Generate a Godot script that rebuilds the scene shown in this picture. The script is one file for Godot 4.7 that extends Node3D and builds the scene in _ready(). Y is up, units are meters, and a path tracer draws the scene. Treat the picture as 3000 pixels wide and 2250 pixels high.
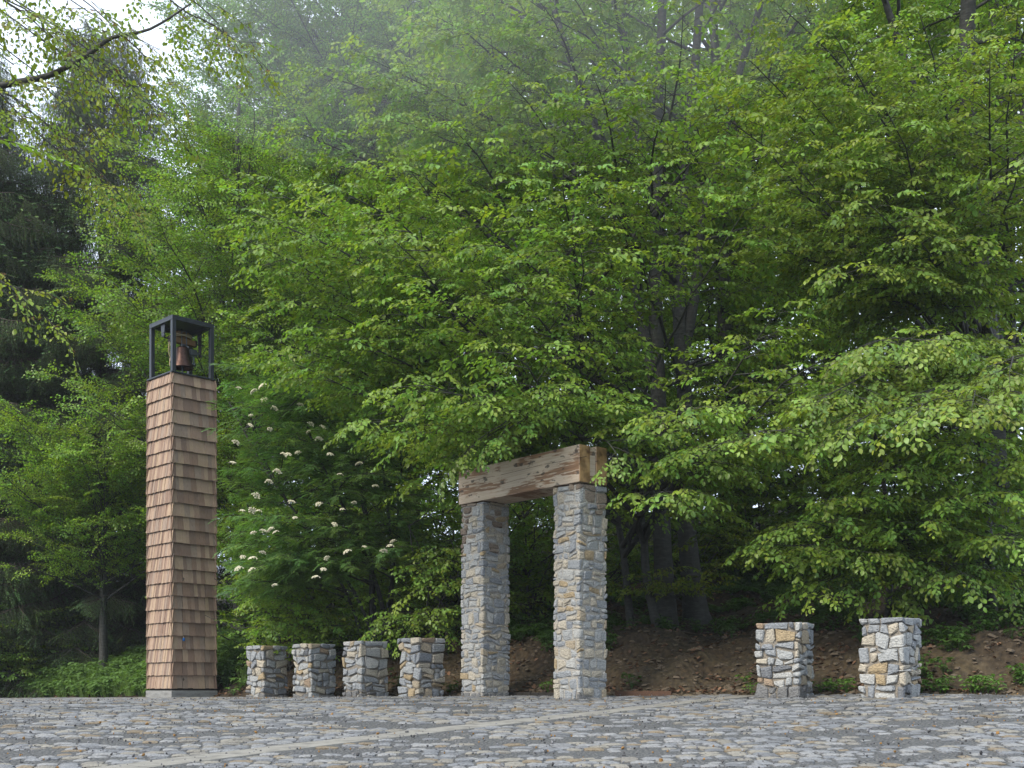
extends Node3D
# A wooded memorial place: shingled bell tower, stone gateway with timber lintel, rubble stubs, sett paving, spring beech wood in mist.

const F := 3500.0        # focal length in photo pixels (photo 3000 wide)
const EYE := 1.05        # eye height, metres
var R := RandomNumberGenerator.new()
var NZ := FastNoiseLite.new()
var M := {}
var used := {}


# ------------------------------------------------------------------ mesh helper
class MB:
	var v := PackedVector3Array()
	var n := PackedVector3Array()
	var c := PackedColorArray()
	var idx := PackedInt32Array()

	func tri(a: Vector3, b: Vector3, d: Vector3, col := Color.WHITE) -> void:
		var m := (d - a).cross(b - a).normalized()
		var k := v.size()
		v.push_back(a); v.push_back(b); v.push_back(d)
		n.push_back(m); n.push_back(m); n.push_back(m)
		c.push_back(col); c.push_back(col); c.push_back(col)
		idx.push_back(k); idx.push_back(k + 1); idx.push_back(k + 2)

	func quad(a: Vector3, b: Vector3, d: Vector3, e: Vector3, col := Color.WHITE) -> void:
		tri(a, b, d, col)
		tri(a, d, e, col)

	# triangle turned so that its front looks away from the point "inside"
	func out_tri(a: Vector3, b: Vector3, d: Vector3, inside: Vector3, col := Color.WHITE) -> void:
		if (d - a).cross(b - a).dot((a + b + d) / 3.0 - inside) < 0.0:
			tri(a, d, b, col)
		else:
			tri(a, b, d, col)

	func out_quad(a: Vector3, b: Vector3, d: Vector3, e: Vector3, inside: Vector3, col := Color.WHITE) -> void:
		out_tri(a, b, d, inside, col)
		out_tri(a, d, e, inside, col)

	func tube(pts: PackedVector3Array, rad: PackedFloat32Array, sides: int, col := Color.WHITE, cap := false) -> void:
		var k := v.size()
		var last := pts.size() - 1
		var u := Vector3.ZERO
		for i in pts.size():
			var t := (pts[mini(i + 1, last)] - pts[maxi(i - 1, 0)]).normalized()
			if i == 0:
				u = t.cross(Vector3(0.31, 0.2, 0.93)).normalized()
			u = (u - t * u.dot(t)).normalized()
			var w := t.cross(u)
			for j in sides:
				var a := TAU * j / sides
				var o := u * cos(a) + w * sin(a)
				v.push_back(pts[i] + o * rad[i])
				n.push_back(o)
				c.push_back(col)
		for i in last:
			for j in sides:
				var a := k + i * sides + j
				var b := k + i * sides + (j + 1) % sides
				var e := a + sides
				var f := b + sides
				idx.push_back(a); idx.push_back(e); idx.push_back(b)
				idx.push_back(b); idx.push_back(e); idx.push_back(f)
		if cap:
			for e in [0, last]:
				var s: int = k + e * sides
				for j in sides:
					out_tri(pts[e], v[s + j], v[s + (j + 1) % sides], pts[last / 2], col)

	func box(lo: Vector3, hi: Vector3, bevel := 0.0, col := Color.WHITE) -> void:
		var p: Array = []
		for k in 8:
			p.append(Vector3(hi.x if k & 1 else lo.x, hi.y if k & 2 else lo.y, hi.z if k & 4 else lo.z))
		hexa(p, bevel, col)

	# a block from eight corners (bit 1 = x, 2 = y, 4 = z) with chamfered edges
	func hexa(p: Array, bevel: float, col := Color.WHITE) -> void:
		var mid := Vector3.ZERO
		for q in p:
			mid += q / 8.0
		if bevel <= 0.0:
			for f in [[0, 2, 6, 4], [1, 3, 7, 5], [0, 1, 5, 4], [2, 3, 7, 6], [0, 1, 3, 2], [4, 5, 7, 6]]:
				out_quad(p[f[0]], p[f[1]], p[f[2]], p[f[3]], mid, col)
			return
		var q := {}
		for k in 8:
			for ax in 3:
				# the copy of corner k that lies on the face across axis ax
				var o: Vector3 = p[k]
				for other in 3:
					if other != ax:
						var e: Vector3 = p[k ^ (1 << other)] - p[k]
						o += e.normalized() * minf(bevel, e.length() * 0.4)
				q[k * 3 + ax] = o
		for ax in 3:
			var b1 := 1 << ((ax + 1) % 3)
			var b2 := 1 << ((ax + 2) % 3)
			for s in 2:
				var k: int = s << ax
				out_quad(q[k * 3 + ax], q[(k | b1) * 3 + ax], q[(k | b1 | b2) * 3 + ax], q[(k | b2) * 3 + ax], mid, col)
		for ax in 3:      # bevels along edges parallel to ax
			var a1 := (ax + 1) % 3
			var a2 := (ax + 2) % 3
			for s in 4:
				var k: int = ((s & 1) << a1) | ((s >> 1) << a2)
				var k2: int = k | (1 << ax)
				out_quad(q[k * 3 + a1], q[k2 * 3 + a1], q[k2 * 3 + a2], q[k * 3 + a2], mid, col)
		for k in 8:
			out_tri(q[k * 3], q[k * 3 + 1], q[k * 3 + 2], mid, col)

	func smooth_from(first_vertex: int, first_index: int) -> void:
		for i in range(first_vertex, v.size()):
			n[i] = Vector3.ZERO
		for t in range(first_index, idx.size(), 3):
			var m := (v[idx[t + 2]] - v[idx[t]]).cross(v[idx[t + 1]] - v[idx[t]])
			for k in 3:
				n[idx[t + k]] += m
		for i in range(first_vertex, v.size()):
			n[i] = n[i].normalized()

	# one leaf: x runs from stalk to tip, y is its upper side
	func leaf(x: Transform3D, long: float, wide: float, fold: float, curl: float, col: Color) -> void:
		var k := v.size()
		var first := idx.size()
		var w := [0.62, 1.0, 0.66]
		var at := [0.2, 0.5, 0.8]
		var up := x.basis.y
		v.push_back(x.origin)
		for i in 3:
			var t: float = at[i]
			var y := -curl * t * t * long
			var h: float = w[i] * wide * 0.5
			v.push_back(x * Vector3(t * long, y + fold * h, -h))
			v.push_back(x * Vector3(t * long, y, 0))
			v.push_back(x * Vector3(t * long, y + fold * h, h))
		v.push_back(x * Vector3(long, -curl * long, 0))
		for i in 11:
			n.push_back(up)
			c.push_back(col)
		idx.append_array(PackedInt32Array([k, k + 1, k + 2, k, k + 2, k + 3]))
		for r in 2:
			var a := k + 1 + r * 3
			idx.append_array(PackedInt32Array([a, a + 3, a + 4, a, a + 4, a + 1, a + 1, a + 4, a + 5, a + 1, a + 5, a + 2]))
		idx.append_array(PackedInt32Array([k + 7, k + 10, k + 8, k + 8, k + 10, k + 9]))
		smooth_from(k, first)

	func blob(at: Vector3, r: Vector3, col := Color.WHITE) -> void:
		var p := [Vector3(r.x, 0, 0), Vector3(0, 0, r.z), Vector3(-r.x, 0, 0), Vector3(0, 0, -r.z)]
		for j in 4:
			out_tri(at + p[j], at + p[(j + 1) % 4], at + Vector3(0, r.y, 0), at, col)
			out_tri(at + p[j], at + p[(j + 1) % 4], at - Vector3(0, r.y, 0), at, col)

	func lathe(profile: Array, sides: int, at := Vector3.ZERO, col := Color.WHITE) -> void:
		var k := v.size()
		var first := idx.size()
		for q in profile:
			for j in sides:
				var a := TAU * j / sides
				v.push_back(at + Vector3(cos(a) * q.x, q.y, sin(a) * q.x))
				n.push_back(Vector3.UP)
				c.push_back(col)
		for i in profile.size() - 1:
			for j in sides:
				var a := k + i * sides + j
				var b := k + i * sides + (j + 1) % sides
				idx.append_array(PackedInt32Array([a, a + sides, b, b, a + sides, b + sides]))
		smooth_from(k, first)

	func surface(into: ArrayMesh, mat: Material) -> void:
		if v.is_empty():
			return
		var a := []
		a.resize(Mesh.ARRAY_MAX)
		a[Mesh.ARRAY_VERTEX] = v
		a[Mesh.ARRAY_NORMAL] = n
		a[Mesh.ARRAY_COLOR] = c
		a[Mesh.ARRAY_INDEX] = idx
		into.add_surface_from_arrays(Mesh.PRIMITIVE_TRIANGLES, a)
		into.surface_set_material(into.get_surface_count() - 1, mat)

	func mesh(mat: Material) -> ArrayMesh:
		var m := ArrayMesh.new()
		surface(m, mat)
		return m


# ------------------------------------------------------------------ scene helpers
func P(px: float, py: float, d: float) -> Vector3:
	return Vector3((px - 1500.0) / F * d, EYE - (py - 2020.0) / F * d, -d)


func numbered(called: String) -> String:
	var k: int = used.get(called, 0)
	used[called] = k + 1
	return called if k == 0 else "%s_%03d" % [called, k]


func thing(called: String, label: String, category: String, at := Vector3.ZERO, turn := 0.0, group := "") -> Node3D:
	var o := Node3D.new()
	o.name = numbered(called)
	add_child(o)
	o.position = at
	o.rotation.y = turn
	o.set_meta("label", label)
	o.set_meta("category", category)
	if group:
		o.set_meta("group", group)
	return o


func part(called: String, mesh: Mesh, parent: Node3D, mat: Material = null, stuff := false) -> MeshInstance3D:
	var o := MeshInstance3D.new()
	o.name = called
	o.mesh = mesh
	if mat:
		o.material_override = mat
	if stuff:
		o.set_meta("kind", "stuff")
	parent.add_child(o, true)
	return o


func structure(called: String, mesh: Mesh, label: String, category: String) -> MeshInstance3D:
	var o := MeshInstance3D.new()
	o.name = called
	o.mesh = mesh
	o.set_meta("kind", "structure")
	o.set_meta("label", label)
	o.set_meta("category", category)
	add_child(o, true)
	return o


func scatter(called: String, mesh: Mesh, where: Array, tint: PackedColorArray, parent: Node3D, kind := "stuff") -> MultiMeshInstance3D:
	var mm := MultiMesh.new()
	mm.transform_format = MultiMesh.TRANSFORM_3D
	mm.use_colors = true
	mm.mesh = mesh
	mm.instance_count = where.size()
	for i in where.size():
		mm.set_instance_transform(i, where[i])
		mm.set_instance_color(i, tint[i])
	var o := MultiMeshInstance3D.new()
	o.name = called
	o.multimesh = mm
	if kind:
		o.set_meta("kind", kind)
	parent.add_child(o, true)
	return o


func stuff_thing(o: Node3D, label: String, category: String) -> void:
	o.set_meta("kind", "stuff")
	o.set_meta("label", label)
	o.set_meta("category", category)


func rf(a: float, b: float) -> float:
	return R.randf_range(a, b)


func rv() -> Vector3:
	return Vector3(rf(-1, 1), rf(-1, 1), rf(-1, 1))


func frame(x: Vector3, up: Vector3) -> Basis:
	x = x.normalized()
	var z := x.cross(up)
	if z.length() < 1e-4:
		z = x.cross(Vector3(0.3, 0.1, 1))
	z = z.normalized()
	return Basis(x, z.cross(x).normalized(), z)


func lin(r: float, g: float, b: float) -> Color:
	return Color(r, g, b).linear_to_srgb()


# seamless noise picture, stretched by fx, fy, coloured by a ramp of linear colours
func noise_tex(size: int, fx: float, fy: float, ramp: Array, seed_: int, octaves := 4, contrast := 1.0) -> ImageTexture:
	var f := FastNoiseLite.new()
	f.seed = seed_
	f.noise_type = FastNoiseLite.TYPE_SIMPLEX_SMOOTH
	f.frequency = 1.0
	f.fractal_octaves = octaves
	var im := Image.create(size, size, false, Image.FORMAT_RGB8)
	var last := ramp.size() - 1
	for y in size:
		var ty := float(y) / size
		for x in size:
			var tx := float(x) / size
			var a := f.get_noise_2d(tx * fx, ty * fy)
			var b := f.get_noise_2d((tx - 1.0) * fx, ty * fy)
			var c := f.get_noise_2d(tx * fx, (ty - 1.0) * fy)
			var d := f.get_noise_2d((tx - 1.0) * fx, (ty - 1.0) * fy)
			var s := lerpf(lerpf(a, b, tx), lerpf(c, d, tx), ty)
			s /= sqrt(((1 - tx) * (1 - tx) + tx * tx) * ((1 - ty) * (1 - ty) + ty * ty))
			var t := clampf(0.5 + s * contrast, 0.0, 0.9999) * last
			var k := int(t)
			im.set_pixel(x, y, (ramp[k] as Color).lerp(ramp[k + 1], t - k))
	return ImageTexture.create_from_image(im)


func grey(a: float) -> Color:
	return Color(a, a, a)


func mat(called: String, albedo: Color, rough := 0.85, tex: Texture2D = null, scale := Vector3.ONE, bump: Texture2D = null, depth := 0.0, world := true) -> StandardMaterial3D:
	var m := StandardMaterial3D.new()
	m.resource_name = called
	m.albedo_color = albedo
	m.roughness = rough
	m.metallic_specular = 0.4
	if tex:
		m.albedo_texture = tex
	if bump:
		m.heightmap_enabled = true
		m.heightmap_texture = bump
		m.heightmap_scale = depth
	if tex or bump:
		m.uv1_triplanar = true
		m.uv1_world_triplanar = world
		m.uv1_scale = scale
	return m


func make_materials() -> void:
	# foliage
	for e in [["leaf", 0.36, Color(0.95, 1.0, 0.35)], ["needle", 0.6, Color(0.4, 0.45, 0.15)], ["herb", 0.5, Color(0.8, 0.9, 0.35)]]:
		var l := StandardMaterial3D.new()
		l.resource_name = e[0]
		l.vertex_color_use_as_albedo = true
		l.roughness = e[1]
		l.metallic_specular = 0.45
		l.backlight_enabled = true
		l.backlight = (e[2] as Color).linear_to_srgb()
		M[e[0]] = l
	var dry := StandardMaterial3D.new()
	dry.resource_name = "litter"
	dry.vertex_color_use_as_albedo = true
	dry.roughness = 0.8
	M.litter = dry
	var bumpy := noise_tex(256, 14, 14, [grey(0), grey(1)], 3, 5, 0.9)
	M.bump = bumpy
	var patch := noise_tex(256, 7, 7, [lin(0.55, 0.55, 0.55), lin(0.8, 0.79, 0.77), lin(1, 0.99, 0.96)], 5, 5, 0.9)
	# bark
	var bark := noise_tex(256, 5, 16, [lin(0.02, 0.021, 0.019), lin(0.034, 0.034, 0.031), lin(0.05, 0.05, 0.045), lin(0.085, 0.085, 0.076)], 7, 4, 0.7)
	M.bark = mat("beech_bark", Color.WHITE, 0.75, bark, Vector3(1.2, 1.2, 1.2), bumpy, 0.6)
	M.twig = mat("twig", lin(0.045, 0.034, 0.025), 0.8)
	var spruce := noise_tex(256, 14, 6, [lin(0.03, 0.025, 0.02), lin(0.09, 0.075, 0.06), lin(0.14, 0.12, 0.1)], 9, 5, 0.9)
	M.spruce_bark = mat("spruce_bark", Color.WHITE, 0.9, spruce, Vector3(1.5, 1.5, 1.5), bumpy, 2.0)
	M.dead = mat("dead_wood", lin(0.08, 0.062, 0.045), 0.85, patch, Vector3(2, 2, 2))
	# stone
	var speck := noise_tex(256, 10, 10, [lin(0.5, 0.5, 0.5), lin(0.78, 0.78, 0.78), lin(1, 1, 1), lin(1.0, 0.98, 0.93)], 21, 5, 0.95)
	M.stones = []
	for c in [[0.36, 0.375, 0.385], [0.30, 0.32, 0.345], [0.42, 0.425, 0.42], [0.25, 0.27, 0.3], [0.45, 0.41, 0.34], [0.40, 0.34, 0.255], [0.40, 0.315, 0.2], [0.31, 0.235, 0.17], [0.17, 0.18, 0.2]]:
		M.stones.append(mat("field_stone", lin(c[0] * 0.96, c[1] * 0.95, c[2] * 0.93), 0.85, speck, Vector3(3.1, 3.1, 3.1), bumpy, 1.2))
	M.damp = mat("damp_stone", lin(0.16, 0.16, 0.16), 0.6, speck, Vector3(3, 3, 3), bumpy, 1.0)
	M.tannin = mat("stained_stone", lin(0.19, 0.15, 0.12), 0.8, speck, Vector3(3, 3, 3), bumpy, 1.0)
	M.tannin2 = mat("stained_stone", lin(0.26, 0.21, 0.165), 0.8, speck, Vector3(3, 3, 3), bumpy, 1.0)
	M.mortar = mat("mortar", lin(0.4, 0.375, 0.335), 0.95, speck, Vector3(4, 4, 4), bumpy, 1.0)
	M.mortar_dark = mat("mortar", lin(0.27, 0.24, 0.2), 0.95, speck, Vector3(4, 4, 4), bumpy, 1.0)
	var conc := noise_tex(256, 6, 9, [lin(0.55, 0.55, 0.55), lin(0.85, 0.85, 0.83), lin(1, 1, 1)], 33, 5, 0.8)
	M.concrete = mat("concrete", lin(0.25, 0.25, 0.245), 0.9, conc, Vector3(1.3, 1.3, 1.3), bumpy, 0.4)
	M.strip = mat("concrete_strip", lin(0.24, 0.23, 0.21), 0.9, conc, Vector3(0.7, 0.7, 0.7), bumpy, 0.3)
	# paving
	var grit := noise_tex(512, 60, 60, [lin(0.035, 0.038, 0.04), lin(0.065, 0.068, 0.072), lin(0.095, 0.096, 0.096), lin(0.15, 0.145, 0.138)], 41, 4, 0.9)
	var grit2 := noise_tex(256, 40, 40, [grey(0), grey(1)], 42, 3, 0.9)
	M.grit = mat("grit", lin(1, 1, 1), 0.95, grit, Vector3(0.5, 0.5, 0.5), grit2, 2.0)
	var worn := noise_tex(256, 8, 8, [lin(0.62, 0.62, 0.62), lin(0.86, 0.86, 0.86), lin(1, 1, 1)], 43, 5, 0.9)
	var st := mat("sett_stone", Color.WHITE, 0.7, worn, Vector3(3, 3, 3), bumpy, 0.6)
	st.vertex_color_use_as_albedo = true
	M.sett = st
	M.setts = []
	for c in sett_tints():
		M.setts.append(mat("sett_stone", lin(c.r, c.g, c.b), 0.7, worn, Vector3(3, 3, 3), bumpy, 0.6))
	# soil
	var soil := noise_tex(512, 26, 26, [lin(0.02, 0.016, 0.012), lin(0.042, 0.032, 0.022), lin(0.07, 0.053, 0.034), lin(0.1, 0.077, 0.05)], 51, 6, 0.9)
	M.soil = mat("soil", Color.WHITE, 1.0, soil, Vector3(0.4, 0.4, 0.4), bumpy, 4.0)
	M.soil.vertex_color_use_as_albedo = true
	M.pebble = mat("soil_stone", lin(0.13, 0.1, 0.07), 0.9, speck, Vector3(5, 5, 5))
	# wood
	var grain := noise_tex(512, 70, 3.5, [lin(0.6, 0.54, 0.5), lin(0.82, 0.78, 0.74), lin(0.95, 0.92, 0.9), lin(1, 1, 1)], 61, 4, 0.75)
	M.shingles = []
	var k := 0
	for c in [[0.285, 0.205, 0.155], [0.235, 0.162, 0.122], [0.33, 0.245, 0.185], [0.265, 0.208, 0.168], [0.2, 0.142, 0.112], [0.35, 0.265, 0.19]]:
		var w := mat("larch_shingle", lin(c[0] * 1.12, c[1] * 1.12, c[2] * 1.12), 0.8, grain, Vector3(1.6, 1.6, 1.6), grain, 0.25)
		w.uv1_offset = Vector3(0.37 * k, 0.21 * k, 0.53 * k)
		M.shingles.append(w)
		k += 1
	M.beam = mat("oak_beam", Color.WHITE, 0.75, beam_tex(), Vector3(0.38, 0.76, 0.38), grain, 0.2, false)
	M.beam.uv1_offset = Vector3(0.5, 0.5, 0.5)
	M.beam_end = mat("oak_end_grain", lin(0.36, 0.235, 0.11), 0.8, noise_tex(256, 5, 4, [lin(0.1, 0.08, 0.07), lin(0.5, 0.44, 0.38), lin(0.9, 0.86, 0.8), lin(1, 1, 1)], 66, 5, 1.0), Vector3(1.1, 1.1, 1.1), grain, 0.2)
	M.crack = mat("dark_check", lin(0.02, 0.015, 0.012), 1.0)
	M.steel = mat("painted_steel", lin(0.028, 0.033, 0.04), 0.38)
	M.iron = mat("galvanised_iron", lin(0.1, 0.11, 0.12), 0.45)
	M.iron.metallic = 0.6
	M.rust = mat("rusty_steel", lin(0.1, 0.055, 0.035), 0.9, speck, Vector3(4, 4, 4))
	M.bronze = mat("bronze", lin(0.075, 0.048, 0.04), 0.45, noise_tex(256, 5, 5, [lin(0.4, 0.38, 0.42), lin(0.8, 0.7, 0.68), lin(1, 0.95, 0.9)], 71, 4, 0.9), Vector3(3, 3, 3))
	M.bronze.metallic = 0.75
	M.rope = mat("rope", lin(0.36, 0.29, 0.19), 0.95)
	M.yoke = mat("yoke_wood", lin(0.2, 0.12, 0.055), 0.8, grain, Vector3(1.6, 1.6, 1.6))
	M.blue = mat("blue_paint", lin(0.02, 0.12, 0.35), 0.4)
	M.bright_steel = mat("bright_steel", lin(0.5, 0.5, 0.5), 0.25)
	M.bright_steel.metallic = 0.9
	M.gilt = mat("gilt_letters", lin(0.55, 0.45, 0.22), 0.5)
	M.petal = mat("petal", lin(0.66, 0.62, 0.46), 0.7)
	M.black = mat("dark_gap", lin(0.03, 0.027, 0.024), 0.9)


# planed oak: pale weathered wood with brown wet runs that have their own ragged outline
func beam_tex() -> ImageTexture:
	var f := FastNoiseLite.new()
	f.seed = 77
	f.frequency = 1.0
	f.fractal_octaves = 4
	var w := 512
	var h := 256
	var im := Image.create(w, h, false, Image.FORMAT_RGB8)
	for y in h:
		for x in w:
			var u := float(x) / w
			var t := float(y) / h
			var g := f.get_noise_2d(u * 4.0, t * 55.0)
			var s := f.get_noise_2d(u * 2.3 + 20.0, t * 5.0 + f.get_noise_2d(u * 5.0, t * 34.0) * 0.4)
			var stain := smoothstep(-0.02, 0.2, s)
			var pale := Color(0.52, 0.43, 0.335).lerp(Color(0.42, 0.33, 0.25), clampf(0.5 + g, 0, 1))
			var brown := Color(0.25, 0.135, 0.07).lerp(Color(0.16, 0.085, 0.046), clampf(0.5 + g * 1.3, 0, 1))
			var dark := smoothstep(0.34, 0.5, f.get_noise_2d(u * 9.0 + 7.0, t * 9.0 + 3.0))
			var c := pale.lerp(brown, stain * 0.9).lerp(Color(0.06, 0.05, 0.045), dark * 0.8)
			im.set_pixel(x, y, c.linear_to_srgb())
	return ImageTexture.create_from_image(im)


func sett_tints() -> Array:
	return [Color(0.215, 0.22, 0.23), Color(0.175, 0.182, 0.195), Color(0.245, 0.246, 0.248), Color(0.205, 0.193, 0.172), Color(0.24, 0.225, 0.195), Color(0.205, 0.165, 0.115), Color(0.145, 0.15, 0.16)]


# ------------------------------------------------------------------ ground shape (x to the right, d away from the camera)
const EDGE := [[-60.0, 78.0], [-14.0, 31.4], [-7.2, 24.6], [-4.3, 21.75], [-0.2, 17.95], [1.15, 16.75], [2.2, 16.1], [3.6, 15.25], [4.9, 14.55], [6.2, 13.5], [9.0, 12.0], [60.0, -10.0]]


func edge(x: float) -> float:
	for i in EDGE.size() - 1:
		if x <= EDGE[i + 1][0]:
			return lerpf(EDGE[i][1], EDGE[i + 1][1], (x - EDGE[i][0]) / (EDGE[i + 1][0] - EDGE[i][0]))
	return EDGE[-1][1]


func pave(x: float, d: float) -> float:
	var s := maxf(0.0, 16.5 - d - 0.5 * maxf(0.0, x - 1.0))
	s = minf(s, 9.0) + maxf(0.0, s - 9.0) * 0.2
	return 0.95 + 0.011 * (clampf(x, -16, 10) - 0.95) + 0.002 * (minf(d, 34.0) - 16.0) - 0.036 * s - 0.004 * s * s


func land(x: float, d: float) -> float:
	var e := (d - edge(x)) * 0.72
	var g := pave(x, minf(d, edge(x)))
	if e < 0.0:
		return g - minf(0.12, -e * 0.5)
	var steep := 0.62
	var top := 1.15
	if x < -6.0:                     # gentler grassy bank on the left
		var k := clampf((-6.0 - x) / 2.0, 0, 1)
		steep = lerpf(steep, 0.4, k)
	var k2 := smoothstep(1.6, 2.6, x) * (1.0 - smoothstep(3.4, 4.6, x))   # trodden earth ramp beside the gateway
	steep = lerpf(steep, 0.4, k2)
	top = lerpf(top, 2.0, k2)
	var rise := minf(e, top) * steep * (0.55 + 0.45 * smoothstep(0.0, 0.7, e))
	if e > top:
		rise += (minf(e, 24.0) - top) * 0.27
	if e > 24.0:
		rise += (e - 24.0) * 0.06
	var wob := NZ.get_noise_2d(x * 9.0, d * 9.0) * 0.22 + NZ.get_noise_2d(x * 40.0, d * 40.0) * 0.10 + NZ.get_noise_2d(x * 120.0, d * 120.0) * 0.05
	return g + rise + wob * clampf(e * 1.2, 0.0, 1.0) + 0.01 * clampf(e * 20.0, 0.0, 1.0)


func on_land(x: float, d: float) -> Vector3:
	return Vector3(x, land(x, d), -d)


# ------------------------------------------------------------------ build
func _ready() -> void:
	R.seed = 4711
	NZ.seed = 12
	NZ.frequency = 0.05
	NZ.fractal_octaves = 2
	# camera: level, lens shifted up
	var cam := Camera3D.new()
	cam.name = "camera"
	cam.projection = Camera3D.PROJECTION_FRUSTUM
	cam.near = 0.1
	cam.far = 600.0
	cam.size = 0.1 * 2250.0 / F
	cam.frustum_offset = Vector2(0, 0.1 * (2020.0 - 1125.0) / F)
	cam.position = Vector3(0, EYE, 0)
	add_child(cam)
	cam.current = true
	# sky: even, bright overcast with a touch of blue
	var we := WorldEnvironment.new()
	we.name = "environment"
	var env := Environment.new()
	var sky := Sky.new()
	var sm := ProceduralSkyMaterial.new()
	sm.sky_top_color = lin(0.55, 0.62, 0.72)
	sm.sky_horizon_color = lin(0.46, 0.55, 0.68)
	sm.sky_curve = 0.25
	sm.ground_bottom_color = lin(0.12, 0.12, 0.11)
	sm.ground_horizon_color = lin(0.3, 0.32, 0.33)
	sm.sky_energy_multiplier = 1.0
	sky.sky_material = sm
	env.background_mode = Environment.BG_SKY
	env.sky = sky
	env.background_energy_multiplier = 1.0
	env.tonemap_mode = Environment.TONE_MAPPER_LINEAR
	env.tonemap_exposure = 2.9
	env.fog_enabled = true
	env.fog_density = 0.0005
	env.fog_light_color = lin(0.86, 0.92, 1.0)
	env.volumetric_fog_enabled = true
	env.volumetric_fog_density = 0.0
	env.sdfgi_enabled = true
	env.ssao_enabled = true
	env.ssil_enabled = true
	we.environment = env
	add_child(we)
	# the sun behind thick cloud, high on the left in front of the wood
	var sun := DirectionalLight3D.new()
	sun.name = "sun"
	sun.light_energy = 0.5
	sun.light_color = Color(1.0, 0.97, 0.92)
	sun.light_angular_distance = 25.0
	sun.shadow_enabled = true
	add_child(sun)
	sun.look_at_from_position(Vector3(-8, 9, 7), Vector3.ZERO)

	make_materials()
	build_ground()
	build_tower()
	build_gate()
	build_stubs()
	make_sprays()
	build_wood()
	build_undergrowth()
	build_mist()
	print("sprays ", spray_count, " bark triangles ", bark_tris)


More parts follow.
